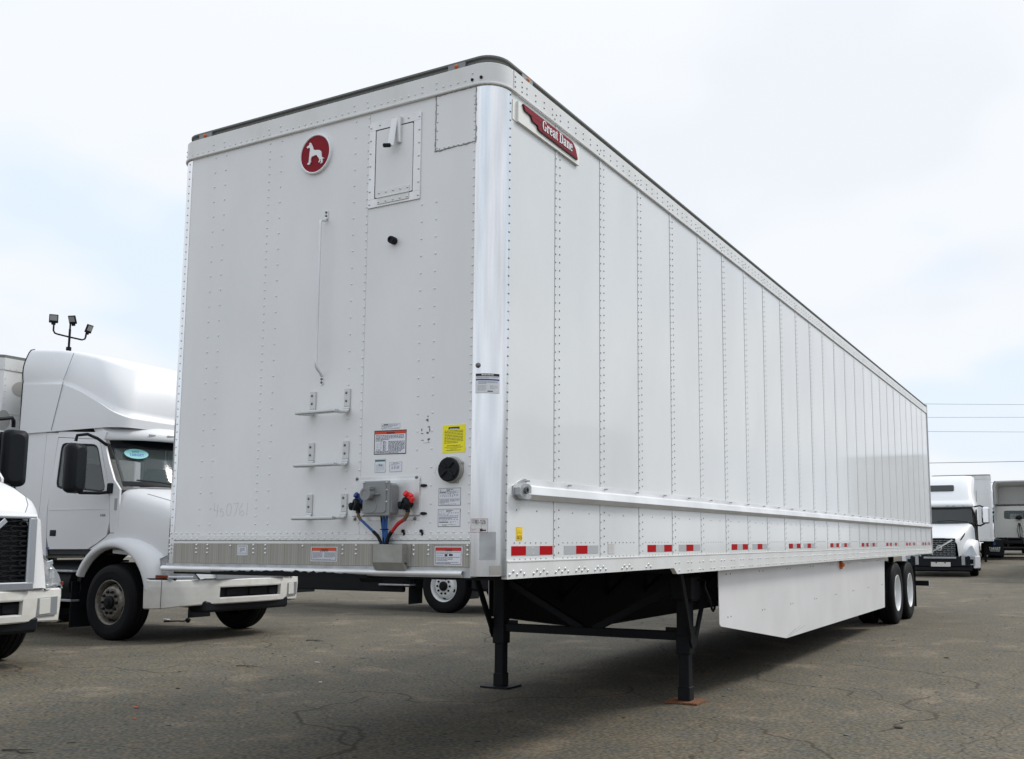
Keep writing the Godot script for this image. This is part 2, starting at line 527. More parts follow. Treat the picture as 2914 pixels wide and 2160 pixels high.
# ------------------------------------------------------------------ wheels
func wheel(parent: Node, at: Vector3, out: float, style: String, dual := false, rimmat := "wheel_white"):   # axis along local z, out = +1 or -1
	var h := holder("wheel", parent, at)
	var xf := Transform3D(Basis(Vector3.RIGHT, Vector3(0, 0, out), Vector3(0, -out, 0)), Vector3.ZERO)
	var t := MB.new()
	for k in (2 if dual else 1):
		var o := -.34 * k
		t.lathe([Vector2(.285, .125 + o), Vector2(.335, .135 + o), Vector2(.41, .142 + o), Vector2(.455, .135 + o), Vector2(.488, .118 + o), Vector2(.5, .095 + o), Vector2(.502, .07 + o), Vector2(.488, .068 + o), Vector2(.488, .06 + o), Vector2(.503, .058 + o),
			Vector2(.504, .008 + o), Vector2(.488, .006 + o), Vector2(.488, -.006 + o), Vector2(.504, -.008 + o), Vector2(.503, -.058 + o), Vector2(.488, -.06 + o), Vector2(.488, -.068 + o), Vector2(.502, -.07 + o), Vector2(.5, -.095 + o), Vector2(.47, -.13 + o), Vector2(.40, -.142 + o), Vector2(.285, -.125 + o)], 56, xf, true, 10)
	part("tyre", t, M.rubber, h)
	var r := MB.new()
	var hub := MB.new()
	var lug := MB.new()
	var hole := MB.new()
	if style == "front":
		r.lathe([Vector2(.295, .118), Vector2(.298, .128), Vector2(.288, .13), Vector2(.278, .112), Vector2(.262, .07), Vector2(.256, .02)], 48, xf, false, 3)
		r.lathe([Vector2(.256, .02), Vector2(.235, .055), Vector2(.215, .10), Vector2(.195, .118)], 48, xf, false, 5)
		r.lathe([Vector2(.195, .118), Vector2(.185, .122), Vector2(.085, .122), Vector2(.0, .122)], 48, xf, true, 7)
		hub.lathe([Vector2(.088, .121), Vector2(.088, .15), Vector2(.075, .165), Vector2(.05, .17), Vector2(.048, .185), Vector2(0, .187)], 24, xf, true, 3)
		for k in 10:
			var a := TAU * k / 10.0
			lug.lathe([Vector2(.02, .121), Vector2(.02, .14), Vector2(.012, .155), Vector2(0, .156)], 8, xf * Transform3D(Basis(), Vector3(cos(a) * .142, 0, sin(a) * .142)), true)
		for k in 5:
			var a := TAU * (k + .3) / 5.0
			var p := Vector3(cos(a) * .225, .083, sin(a) * .225)
			var nr := (Vector3(cos(a), 0, sin(a)) * .62 + Vector3(0, .78, 0)).normalized()
			var ta := Vector3(-sin(a), 0, cos(a))
			hole.lathe([Vector2(.0, .004), Vector2(1, .003), Vector2(1, -.02)], 16, xf * Transform3D(Basis(ta * .034, nr, ta.cross(nr) * .024), p), true)
	else:
		r.lathe([Vector2(.293, .112), Vector2(.297, .13), Vector2(.285, .131), Vector2(.276, .11), Vector2(.268, .02), Vector2(.262, -.06)], 48, xf, false, 3)
		r.lathe([Vector2(.262, -.06), Vector2(.20, -.075), Vector2(.11, -.078), Vector2(0, -.078)], 48, xf, false, 5)
		hub.lathe([Vector2(.095, -.08), Vector2(.092, .05), Vector2(.08, .08), Vector2(0, .085)], 24, xf, true, 3)
		for k in 10:
			var a := TAU * k / 10.0
			lug.lathe([Vector2(.019, -.08), Vector2(.019, -.045), Vector2(0, -.04)], 8, xf * Transform3D(Basis(), Vector3(cos(a) * .142, 0, sin(a) * .142)), true)
		for k in 4:
			var a := TAU * (k + .2) / 4.0
			hole.lathe([Vector2(.0, -.066), Vector2(.028, -.067), Vector2(.028, -.08)], 14, xf * Transform3D(Basis(), Vector3(cos(a) * .222, 0, sin(a) * .222)), true)
	part("rim", r, M[rimmat], h)
	part("hub", hub, M.black_steel if style == "front" else M[rimmat], h)
	part("lug_nuts", lug, M.black_steel, h)
	part("hand_holes", hole, M.black_steel, h)

# ------------------------------------------------------------------ the long trailer
const SIDE := Transform3D(Basis(Vector3(0, 0, -1), Vector3.UP, Vector3.RIGHT), Vector3.ZERO)   # (distance back, height, outward)

func plan_path(half: float, r: float, back: float, seg := 8) -> Array:    # [point, outward] round the nose, from the right rear to the left rear
	var o := []
	o.append([Vector3(half, 0, back), Vector3.RIGHT])
	for k in seg + 1:
		var a := PI / 2 * k / seg
		o.append([Vector3(half - r + r * cos(a), 0, -r + r * sin(a)), Vector3(cos(a), 0, sin(a))])
	for k in seg + 1:
		var a := PI / 2 + PI / 2 * k / seg
		o.append([Vector3(-half + r + r * cos(a), 0, -r + r * sin(a)), Vector3(cos(a), 0, sin(a))])
	o.append([Vector3(-half, 0, back), Vector3.LEFT])
	return o

func sweep(mb: MB, path: Array, prof: Array):
	for i in prof.size() - 1:
		var rows := []
		for p in path:
			rows.append([p[0] + p[1] * prof[i].x + Vector3(0, prof[i].y, 0), p[0] + p[1] * prof[i + 1].x + Vector3(0, prof[i + 1].y, 0)])
		mb.loft(rows, 20 + i)

func corner_patch(mb: MB, r: float, lift: float, a0: float, a1: float, y0: float, y1: float, cx: float, seg := 8):   # angles from straight ahead to the side
	for k in seg:
		var p := []
		for t in [k, k + 1]:
			var a := deg_to_rad(lerpf(a0, a1, float(t) / seg))
			p.append(Vector3(cx + (r + lift) * sin(a), 0, -r + (r + lift) * cos(a)))
		var u0 := float(k) / seg
		var u1 := float(k + 1) / seg
		for q in [[p[0], u0, y1, 0.0], [p[1], u1, y1, 0.0], [p[1], u1, y0, 1.0], [p[0], u0, y1, 0.0], [p[1], u1, y0, 1.0], [p[0], u0, y0, 1.0]]:
			mb.v(q[0] + Vector3(0, q[2], 0), Vector2(q[1], q[3]), 1)
		mb.n += 2

func box_part(called: String, parent: Node, m: Material, x0: float, x1: float, y0: float, y1: float, z0: float, z1: float, b := 0.0) -> MeshInstance3D:
	var mb := MB.new()
	mb.box(Vector3((x0 + x1) / 2, (y0 + y1) / 2, (z0 + z1) / 2), Vector3(absf(x1 - x0), absf(y1 - y0), absf(z1 - z0)), b)
	return part(called, mb, m, parent)

func tipped(r: RandomNumberGenerator, z: float) -> Transform3D:      # each sheet lies a hair off its neighbours' plane
	var c := Vector3(W, 2.52, z)
	var b := Basis(Vector3.UP, r.randf_range(-.0022, .0022)) * Basis(Vector3.BACK, r.randf_range(-.0007, .0007))
	return Transform3D(b, c - b * c)

func main_trailer():
	var t := thing("semi_trailer", "long white dry van trailer in front with riveted sides, standing on its landing gear", "trailer")
	t.rotation.x = TILT
	var dome := MB.new()
	dome.dome(Vector3.ZERO, Vector3.UP, .0060, .0042, 8)
	var dm := dome.done()
	var FR: Callable = func(x: float, y: float, z := .0005, s := 1.0) -> Transform3D: return facing(Vector3.BACK, Vector3(x, y, z), s)
	var SR: Callable = func(z: float, y: float, x := W + .0005, s := 1.0) -> Transform3D: return facing(Vector3.RIGHT, Vector3(x, y, z), s)
	# --- body
	var mb := MB.new()
	var hull := PackedVector2Array()
	for p in plan_path(W - .005, .145, -16.0): hull.append(Vector2(p[0].x, p[0].z - .006))
	mb.prism(hull, 1.15, 4.0, Transform3D(Basis(Vector3.RIGHT, Vector3.BACK, Vector3.UP), Vector3.ZERO))
	part("body_core", mb, M.sealant, t)
	box_part("front_panel", t, M.front_paint, -1.156, .3835, 1.333, 3.87, -.006, 0)
	box_part("front_panel", t, M.front_paint, .3855, 1.1575, 1.333, 3.87, -.006, 0)
	var e0 := .142
	var fr: Array = []
	var sr: Array = []
	for k in 26:
		var left := .654 + .6096 * k
		if k == 25: left = 16.0
		box_part("side_panel", t, M.side_paint, W - .006, W, 1.181, 3.87, -e0, -(left - .001), .0008).transform = tipped(rng, -(e0 + left) / 2.0)
		if k < 25:
			box_part("panel_joint", t, M.side_paint, W - .006, W + .0030, 1.181, 3.87, -(left + .005), -(left + .034), .001)
			var y := 1.215
			while y < 3.85:
				if y < 1.50 or y > 1.66:
					sr.append(SR.call(-(left + .012), y, W + .0025)); sr.append(SR.call(-(left + .066), y + .012))
				y += .0508
		for y in [1.196, 1.287]:
			var z := e0 + .08
			while z < left - .04:
				sr.append(SR.call(-z, y, W + .0005, .75)); z += .058
		for q in 2: sr.append(SR.call(-(e0 + .1 + .22 * q + .1 * (k % 2)), 1.468, W + .0005, .8))
		e0 = left + .0395
	var y := 1.25
	while y < 3.86:
		sr.append(SR.call(-.134, y, W + .0035, .9)); y += .0508
	box_part("left_wall", t, M.side_paint, -W, -W + .006, 1.181, 3.87, -.142, -16.0)
	box_part("roof", t, M.rail_paint, -W + .1, W - .1, 4.0, 4.055, -.1, -16.0)
	# --- rails round the top
	mb = MB.new()
	var path := plan_path(W, .145, -16.03)
	sweep(mb, path, [Vector2(-.02, 3.866), Vector2(.014, 3.866), Vector2(.017, 3.870), Vector2(.017, 3.878), Vector2(.010, 3.884), Vector2(.010, 3.994), Vector2(.004, 3.999), Vector2(-.06, 3.999)])
	part("top_rail", mb, M.rail_paint, t)
	mb = MB.new()
	sweep(mb, path, [Vector2(-.028, 3.999), Vector2(-.026, 4.034), Vector2(-.012, 4.040), Vector2(-.011, 4.050), Vector2(-.020, 4.056), Vector2(-.30, 4.066)])
	part("roof_edge", mb, M.roof_lip, t)
	mb = MB.new()
	mb.box(Vector3(W + .012, 3.935, -.205), Vector3(.004, .118, .105), .001)
	part("rail_splice", mb, M.rail_paint, t)
	var lip: Array = []
	for i in 62: lip.append(FR.call(-1.14 + i * .037, 4.018, -.024, 1.0))
	for i in 170: lip.append(SR.call(-.2 - i * .093, 4.018, W - .024, 1.0))
	rivets("roof_edge_fasteners", lip, dm, M.bolt_steel, t)
	for q in [[Vector3(-1.06, 4.022, -.02), Vector3.BACK], [Vector3(1.005, 4.022, -.02), Vector3.BACK], [Vector3(W - .02, 4.022, -.34), Vector3.RIGHT]]:
		var mh := holder("marker_lamp", t)
		mb = MB.new()
		var ln: Vector3 = Vector3.UP.cross(q[1])
		mb.bar(q[0] - ln * .06 - q[1] * .005, q[0] + ln * .06 - q[1] * .005, .03, .034)
		part("lamp_base", mb, M.box_grey, mh)
		mb = MB.new()
		mb.dome(q[0] + q[1] * .01, q[1], .013, .013, 12)
		part("lamp_lens", mb, M.amber, mh)
	# --- corner posts
	for s in [1.0, -1.0]:
		mb = MB.new()
		var rows := []
		for k in 11:
			var a := PI / 2 * k / 10
			var d := Vector3(s * sin(a), 0, cos(a))
			var c := Vector3(s * (W - .14), 0, -.14)
			rows.append([c + d * .1425 + Vector3(0, 1.108, 0), c + d * .1425 + Vector3(0, 3.868, 0)])
		mb.loft(rows, 1)
		for e in [0, 10]:
			var a: float = PI / 2 * e / 10
			var d := Vector3(s * sin(a), 0, cos(a)) * -.004
			mb.quad(rows[e][0], rows[e][1], rows[e][1] + d, rows[e][0] + d)
		part("corner_post", mb, M.corner_aluminium, t)
	mb = MB.new()
	corner_patch(mb, .14, .0045, 22, 58, 1.195, 1.345, W - .14)
	part("grey_tape", mb, M.galvanized, t, "square of grey tape on the corner post")
	mb = MB.new()
	corner_patch(mb, .14, .0045, 44, 72, 1.115, 1.165, W - .14)
	part("scraped_patch", mb, M.chrome, t)
	mb = MB.new()
	corner_patch(mb, .14, .0052, 9, 62, 2.098, 2.206, W - .14)
	part("notice_sticker", mb, print_mat(print_tex(160, 120, Color(.86, .87, .89), Color(.55, .56, .58), 1, [[0, 0, 1, .14, Color(.05, .05, .06)], [.0, .29, 1, .07, Color(.03, .17, .55)], [.5, .89, .22, .05, Color(.1, .1, .1)]],
		[[.25, .035, .5, 1, .1, .06, Color(.9, .9, .9), .012], [.05, .17, .9, 2, .05, .025, Color(.4, .4, .42), .012], [.12, .40, .8, 3, .05, .025, Color(.42, .44, .5), .012], [.1, .60, .35, 6, .05, .022, Color(.45, .45, .5), .015], [.6, .62, .33, 4, .05, .022, Color(.45, .45, .5), .015]], 4)), t, "white notice with black and blue bands on the corner")
	mb = MB.new()
	corner_patch(mb, .14, .0052, 2, 40, 1.342, 1.416, W - .14)
	part("inspection_sticker", mb, print_mat(print_tex(160, 120, Color(.84, .84, .84), Color(.62, .26, .22), 3, [[.02, .46, .96, .015, Color(.62, .3, .28)], [.02, .73, .96, .015, Color(.62, .3, .28)], [.62, .46, .015, .5, Color(.62, .3, .28)], [.55, .74, .16, .2, Color(.16, .16, .17)], [.70, .80, .2, .1, Color(.12, .12, .12)]],
		[[.06, .08, .3, 5, .06, .03, Color(.2, .2, .22), .01], [.06, .78, .3, 2, .08, .03, Color(.35, .35, .35), .01]], 5)), t, "white sticker with red edge and handwriting on the corner")
	var ht := Transform3D(Basis(Vector3(cos(.42), 0, -sin(.42)), Vector3.UP, Vector3(sin(.42), 0, cos(.42))), Vector3(W - .14 + .148 * sin(.42), 1.398, -.14 + .148 * cos(.42)))
	words("handwriting", "81-126", M.sans, .03, .0006, M.ink_black, t, ht, .62)
	mb = MB.new()
	mb.dome(Vector3(W - .14 + .143 * sin(.24), 2.252, -.14 + .143 * cos(.24)), Vector3(sin(.24), 0, cos(.24)), .015, .012, 14)
	part("corner_bolt", mb, M.bolt_steel, t)
	# --- front rivets
	for c in [[-1.184, .0508], [-.4385, .0508], [.3755, .0508], [1.1435, .0508], [-.934, .1016], [-.836, .1016], [-.337, .1016], [.274, .1016], [.786, .1016], [.888, .1016]]:
		y = 1.40
		while y < 3.85:
			var hid: bool = (c[0] > .39 and c[0] < 1.0 and y > 3.26) or (c[0] > .8 and y > 3.52 and c[0] < 1.1) or (c[0] > .33 and c[0] < .8 and y > 1.405 and y < 1.665)
			if not hid: fr.append(FR.call(c[0], y))
			y += c[1]
	for i in 47:
		var x := -1.19 + .0508 * i
		if absf(x + .885) < .03 or absf(x + .39) < .03 or (x > .30 and x < .345) or absf(x - .835) < .03: continue
		fr.append(FR.call(x, 1.346, .0005, 1.15)); fr.append(FR.call(x, 1.312, .0065, 1.15))
	for i in 47:
		var x := -1.203 + .0508 * i
		if absf(x + .90) < .03 or absf(x + .40) < .03 or absf(x - .315) < .03 or absf(x - .83) < .03: continue
		fr.append(FR.call(x, 3.892 + .0075 * (x + 1.2), .011))
	for x in [-1.203, -.951, -.85, -.448, -.346, .262, .365, .779, .881, 1.132]: fr.append(FR.call(x, 3.926 + .0075 * (x + 1.2), .011))
	rivets("front_rivets", fr, dm, M.front_paint, t)
	for i in 150:
		var z := -.30 - i * .1016
		sr.append(SR.call(z, 3.912, W + .011, .95)); sr.append(SR.call(z, 3.948, W + .011, .95))
		if i % 6 == 3: sr.append(SR.call(z - .03, 3.896, W + .011, .95)); sr.append(SR.call(z - .05, 3.93, W + .011, .95))
	for yy in [3.90, 3.93, 3.96]: sr.append(SR.call(-.165, yy, W + .0145)); sr.append(SR.call(-.24, yy, W + .0145))
	mb = MB.new()
	mb.dome(Vector3(W - .145 + .158 * sin(.25), 3.908, -.145 + .158 * cos(.25)), Vector3(sin(.25), 0, cos(.25)), .010, .008)
	part("black_plug", mb, M.black_plastic, t)
	mb = MB.new()
	mb.dome(Vector3(W - .145 + .158 * sin(-.12), 3.904, -.145 + .158 * cos(-.12)), Vector3(0, 0, 1), .010, .008)
	part("black_plug", mb, M.black_plastic, t)
	rivets("side_rivets", sr, dm, M.side_rivet, t)
	# --- nose bottom
	box_part("lower_strip", t, M.rail_paint, -1.156, 1.1575, 1.299, 1.332, -.006, .0062, .0025)
	box_part("lower_plate", t, M.stained_aluminium, -1.156, 1.159, 1.156, 1.292, -.006, .0042, .001)
	box_part("plate_top_edge", t, M.rail_paint, -1.156, 1.1575, 1.2805, 1.2955, .0, .0054, .001)
	box_part("nose_strip", t, M.galvanized, -1.22, 1.16, 1.10, 1.155, -.05, .0015)
	mb = MB.new()
	var ring := []
	for k in 13:
		var a := deg_to_rad(-70 + 220.0 * k / 12)
		ring.append(Vector2(cos(a) * .019, sin(a) * .017))
	var r0 := []
	var r1 := []
	for p in ring: r0.append(Vector3(-1.245, 1.121 + p.y, .006 + p.x)); r1.append(Vector3(1.115, 1.121 + p.y, .006 + p.x))
	mb.loft([r0, r1], 1)
	var i0 := []
	var i1 := []
	for p in ring: i0.append(Vector3(1.06, 1.121 + p.y * .75, .006 + p.x * .75)); i1.append(Vector3(1.115, 1.121 + p.y * .75, .006 + p.x * .75))
	mb.loft([r1, i1, i0], 2)
	part("nose_tube", mb, M.bare_aluminium, t)
	mb = MB.new()
	var rr := RandomNumberGenerator.new()
	rr.seed = 3
	var tar_top := []
	var tar_bot := []
	for i in 61:
		var x := -.78 + 1.25 * i / 60.0
		var hh := rr.randf_range(.006, .022) * sin(PI * clampf(i / 60.0, .03, .97))
		tar_top.append(Vector3(x, 1.106 + hh, .0268)); tar_bot.append(Vector3(x, 1.088, .020))
	mb.loft([tar_top, tar_bot], -1)
	part("scraped_tar_edge", mb, M.black_plastic, t)
	var bolts := MB.new()
	for x in [-1.19, -.943, -.8435, -.444, -.343, .368, .268, .78, .881, 1.14]:
		for q in 3: bolts.dome(Vector3(x, 1.271 - .0245 * q, .004), Vector3.BACK, .0085, .006)
	for x in [-.64, -.04]: bolts.dome(Vector3(x, 1.266, .004), Vector3.BACK, .0085, .006)
	part("plate_bolts", bolts, M.rivet_metal, t)
	# --- side rail and skirts
	mb = MB.new()
	mb.prism(pv([.142, 1.180, 16.03, 1.180, 16.03, 1.046, 2.565, 1.046, 2.50, 1.092, .142, 1.090]), W - .03, W + .006, SIDE)
	part("bottom_rail", mb, M.rail_paint, t)
	mb = MB.new()
	mb.prism(pv([.142, 1.180, 16.03, 1.180, 16.03, 1.046, 2.565, 1.046, 2.50, 1.092, .142, 1.090]), -W - .006, -W + .03, SIDE)
	part("bottom_rail", mb, M.rail_paint, t)
	box_part("rail_ledge", t, M.rail_paint, W, W + .0095, 1.180, 1.191, -.142, -16.03, .002)
	bolts = MB.new()
	var bz := .165
	for g in 7:
		for q in 5:
			if g == 6 and q > 2: continue
			bolts.dome(Vector3(W + .006, (1.113 if q % 2 == 0 else 1.131), -(bz + .0385 * q)), Vector3.RIGHT, .0095, .007)
		bz += .255 if g < 4 else .40
	bz = 2.53
	while bz < 15.9:
		for q in [0.0, .075]:
			bolts.dome(Vector3(W + .006, 1.131, -(bz + q)), Vector3.RIGHT, .0085, .006, 6)
			if bz + q > 2.6: bolts.dome(Vector3(W + .006, 1.071, -(bz + q)), Vector3.RIGHT, .0085, .006, 6)
		bz += .2575
	part("rail_bolts", bolts, M.rivet_metal, t)
	for s in [1.0, -1.0]:
		mb = MB.new()
		mb.prism(pv([3.752, 1.06, 11.46, 1.06, 11.36, .262, 5.82, .273, 3.80, .552, 3.765, .575]), s * 1.197, s * 1.203, SIDE)
		part("side_skirt", mb, M.skirt_white, t)
		mb = MB.new()
		mb.prism(pv([3.756, 1.06, 11.455, 1.06, 11.355, .266, 5.82, .277, 3.802, .556, 3.769, .578]), s * 1.1945, s * 1.1965, SIDE)
		part("skirt_liner", mb, M.black_plastic, t)
		for q in 7:
			mb = MB.new()
			mb.bar(Vector3(s * 1.190, 1.04, -4.1 - 1.15 * q), Vector3(s * 1.190, .62, -4.1 - 1.15 * q), .07, .008, Vector3.RIGHT)
			mb.bar(Vector3(s * 1.186, .66, -4.1 - 1.15 * q), Vector3(s * .75, 1.04, -4.1 - 1.15 * q), .04, .03, Vector3.BACK)
			part("skirt_brace", mb, M.black_steel, t)
	bolts = MB.new()
	for q in 8:
		for e in [0.0, .12]:
			bolts.dome(Vector3(1.204, 1.0, -(3.95 + e + .98 * q)), Vector3.RIGHT, .008, .004, 6)
			bolts.dome(Vector3(1.204, .62, -(3.98 + e * .7 + 1.02 * q)), Vector3.RIGHT, .008, .004, 6)
	part("skirt_bolts", bolts, M.bolt_steel, t)
	mb = MB.new()
	for e in [[5.86, .285, 6.4, .36], [5.95, .285, 6.6, .35], [5.9, .30, 6.2, .345]]:
		mb.bar(Vector3(1.2036, e[1], -e[0]), Vector3(1.2036, e[3], -e[2]), .0008, .008, Vector3.RIGHT.cross(Vector3(0, .1, -1)))
	part("skirt_scuff", mb, M.scuff_light, t)
	var al := holder("side_marker", t)
	mb = MB.new()
	mb.lathe([Vector2(.055, 0), Vector2(.055, .02), Vector2(.05, .028), Vector2(0, .028)], 20, facing(Vector3.RIGHT, Vector3(1.204, .985, -8.40)), true)
	part("lamp_base", mb, M.amber, al)
	mb = MB.new()
	mb.box(Vector3(1.245, .985, -8.37), Vector3(.045, .05, .07), .015)
	part("lamp_lens", mb, M.amber, al)
	# --- rub rail
	mb = MB.new()
	var prof := [Vector2(.0012, 1.527), Vector2(.022, 1.529), Vector2(.047, 1.556), Vector2(.046, 1.561), Vector2(.034, 1.600), Vector2(.028, 1.607), Vector2(.009, 1.612), Vector2(.006, 1.645), Vector2(.0012, 1.645)]
	for i in prof.size() - 1:
		mb.quad(Vector3(W + prof[i].x, prof[i].y, -.30), Vector3(W + prof[i + 1].x, prof[i + 1].y, -.30), Vector3(W + prof[i + 1].x, prof[i + 1].y + .012, -15.9), Vector3(W + prof[i].x, prof[i].y + .012, -15.9), -1)
	part("rub_rail", mb, M.bare_aluminium, t)
	mb = MB.new()
	mb.prism(pv([.195, 1.60, .30, 1.645, .335, 1.645, .335, 1.525, .235, 1.522, .195, 1.545]), W, W + .008, SIDE)
	mb.prism(pv([.205, 1.59, .24, 1.615, .30, 1.612, .325, 1.60, .325, 1.535, .29, 1.528, .245, 1.53, .205, 1.552]), W + .008, W + .046, SIDE)
	part("rub_rail_end", mb, M.galvanized, t)
	mb = MB.new()
	mb.lathe([Vector2(.02, 0), Vector2(.02, .012), Vector2(.012, .012), Vector2(.011, -.01), Vector2(0, -.01)], 16, facing(Vector3.RIGHT, Vector3(W + .0462, 1.577, -.262)), true)
	part("end_bolt", mb, M.bolt_steel, t)
	bolts = MB.new()
	bolts.cyl(Vector3(W + .004, 1.632, 0), Vector3(W + .03, 1.632, 0), .006, 6)
	var one := bolts.done()
	for q in 32: part("rub_rail_bolt", one, M.galvanized, t).position.z = -.33 - q * .495
	# --- reflectors
	for k in 9:
		for q in [[.192, .454, 0], [.786, .457, 1]]:
			var z0: float = q[0] + 1.8288 * k
			if z0 + q[1] > 16.0: continue
			var rf := holder("reflector", t)
			for s in 3:
				var wseg: float = q[1] / 3.0
				box_part("red_segment" if (s + q[2]) % 2 == 0 else "silver_segment", rf, M.reflector_red if (s + q[2]) % 2 == 0 else M.reflector_silver, W, W + .0022, 1.217, 1.268, -(z0 + wseg * s), -(z0 + wseg * (s + 1)) + .0008)
			if q[2] == 0 and k < 3:
				var m2 := MB.new()
				m2.lathe([Vector2(.018, .0), Vector2(.018, .0006), Vector2(.0165, .0006), Vector2(.0165, .0)], 20, Transform3D(Basis(Vector3(0, 1.15, 0), Vector3.RIGHT, Vector3(0, 0, .75)), Vector3(W + .0022, 1.2425, -(z0 + .227))), true)
				part("printed_ring", m2, M.white_plate, rf)
	# --- stickers on the side
	sticker("date_tag", print_mat(print_tex(64, 96, Color(.97, .82, .03), Color(.97, .82, .03), 0, [], [[.1, .06, .7, 1, .1, .03, Color(.25, .18, 0), .02], [.1, .20, .3, 1, .1, .03, Color(.3, .2, 0), .02], [.05, .30, .8, 1, .1, .03, Color(.2, .15, 0), .01], [.08, .38, .5, 3, .07, .035, Color(.2, .15, 0), .02], [.7, .38, .16, 3, .07, .04, Color(.1, .08, 0), .01]], 6)), t,
		Vector3(W, 1.374, -.240), Vector3(W, 1.374, -.304), Vector3(W, 1.299, -.305), Vector3(W, 1.299, -.240))
	var SX: Callable = func(z: float, y2: float, x: float) -> Transform3D: return Transform3D(Basis(Vector3(0, 0, -1), Vector3.UP, Vector3.RIGHT), Vector3(x, y2, z))
	words("date_lettering", "04/26", M.sans, .030, .0004, M.ink_black, t, SX.call(-.272, 1.315, W + .0022), .72)
	sticker("faded_label", print_mat(print_tex(64, 80, Color(.80, .80, .80), Color(.80, .80, .80), 0, [], [[.1, .1, .8, 6, .13, .05, Color(.6, .6, .6), .03]], 7)), t,
		Vector3(W, 1.280, -1.385), Vector3(W, 1.280, -1.48), Vector3(W, 1.213, -1.48), Vector3(W, 1.213, -1.385))
	# --- maker's sign
	var sg := holder("maker_sign", t)
	mb = MB.new()
	mb.prism(pv([.155, 3.706, .155, 3.824, .172, 3.826, .190, 3.828, .944, 3.828, .944, 3.706, .190, 3.702, .172, 3.704]), W + .001, W + .004, SIDE)
	mb.prism(pv([.195, 3.703, .195, 3.827, .942, 3.827, .942, 3.703]), W + .004, W + .018, SIDE)
	part("sign_plate", mb, M.white_plate, sg)
	var wing := [.238, 3.825, .467, 3.824, .822, 3.824, .851, 3.817, .880, 3.790, .909, 3.735, .900, 3.725, .440, 3.729, .411, 3.733, .395, 3.754, .339, 3.757, .321, 3.782, .253, 3.787, .231, 3.819]
	mb = MB.new()
	mb.prism(pv(wing), W + .018, W + .026, SIDE)
	part("wing_border", mb, M.maroon_edge, sg)
	var inner := Geometry2D.offset_polygon(pv(wing), -.004)
	mb = MB.new()
	mb.prism(inner[0], W + .026, W + .028, SIDE)
	part("wing_panel", mb, M.maroon, sg)
	mb = MB.new()
	for e in [[.300, 3.788, .455, 3.790], [.375, 3.757, .445, 3.758], [.445, 3.739, .895, 3.739], [.835, 3.790, .872, 3.789], [.452, 3.742, .470, 3.820]]:
		mb.bar(Vector3(W + .0284, e[1], -e[0]), Vector3(W + .0284, e[3], -e[2]), .001, .0022, Vector3(1, 0, 0).cross(Vector3(0, e[3] - e[1], e[0] - e[2])))
	part("wing_grooves", mb, M.maroon_edge, sg)
	words("sign_lettering_edge", "Great Dane", M.serif_bold, .0855, .001, M.maroon_edge, sg, SX.call(-.642, 3.7795, W + .0288), .80)
	words("sign_lettering", "Great Dane", M.serif_bold, .083, .003, M.enamel_white, sg, SX.call(-.640, 3.781, W + .0295), .80)
	# --- round emblem with the dog
	var em := holder("round_emblem", t)
	var EF := Transform3D(Basis(), Vector3(-.039, 3.689, 0))
	mb = MB.new()
	var ey := Transform3D(Basis(Vector3.RIGHT, Vector3.BACK, Vector3.DOWN), Vector3(-.039, 3.689, 0))
	mb.lathe([Vector2(.128, 0), Vector2(.128, .016), Vector2(.125, .019), Vector2(.119, .019), Vector2(.116, .014)], 64, ey, true)
	part("emblem_rim", mb, M.enamel_white, em)
	mb = MB.new()
	mb.lathe([Vector2(.117, .013), Vector2(0, .013)], 64, ey, true)
	part("emblem_disc", mb, M.maroon, em)
	mb = MB.new()
	var dog := pv([-.0830, 3.7720, -.0780, 3.7690, -.0730, 3.7600, -.0620, 3.7430, -.0560, 3.7250, -.0430, 3.7150, -.0180, 3.7120, -.0010, 3.7070, .0100, 3.6960, .0120, 3.6780, .0130, 3.6680, .0190, 3.6570, .0350, 3.6510, .0330, 3.6480, .0220, 3.6480, .0230, 3.6260, .0190, 3.6220, .0100, 3.6190, .0040, 3.6220, .0130, 3.6280, .0100, 3.6470, .0035, 3.6500, .0060, 3.6370, .0020, 3.6320, -.0060, 3.6290, -.0110, 3.6320, -.0030, 3.6390, -.0020, 3.6490, -.0100, 3.6600, -.0200, 3.6710,
		-.0240, 3.6790, -.0360, 3.6820, -.0510, 3.6800, -.0690, 3.6760, -.0740, 3.6640, -.0760, 3.6520, -.0730, 3.6430, -.0790, 3.6410, -.0800, 3.6330, -.0890, 3.6290, -.1000, 3.6330, -.1000, 3.6400, -.0900, 3.6430, -.0880, 3.6670, -.0860, 3.6890, -.0850, 3.7060, -.0820, 3.7210, -.0830, 3.7380, -.0950, 3.7400, -.1050, 3.7380, -.1100, 3.7460, -.1060, 3.7520, -.0960, 3.7540, -.0890, 3.7590, -.0890, 3.7680])
	for i in dog.size(): dog[i] += Vector2(.004, -.004)
	mb.prism(dog, .013, .020)
	part("emblem_dog", mb, M.enamel_white, em)
	# --- hatch
	var hd := holder("vent_hatch", t)
	mb = MB.new()
	var hx0 := .387
	var hx1 := .772
	for e in [[hx0, hx1, 3.747, 3.795], [hx0, hx1, 3.267, 3.318]]: mb.box(Vector3((e[0] + e[1]) / 2, (e[2] + e[3]) / 2, .004), Vector3(e[1] - e[0], e[3] - e[2], .008), .001)
	for e in [[hx0, .434], [.720, hx1]]: mb.box(Vector3((e[0] + e[1]) / 2, 3.5325, .004), Vector3(e[1] - e[0], .429, .008), .0005)
	part("hatch_frame", mb, M.bare_aluminium, hd)
	mb = MB.new()
	mb.prism(rrect(.4355, 3.3195, .7185, 3.7455, .012), .0, .003)
	part("hatch_gasket", mb, M.black_plastic, hd)
	mb = MB.new()
	mb.prism(rrect(.440, 3.324, .714, 3.741, .010), .003, .006)
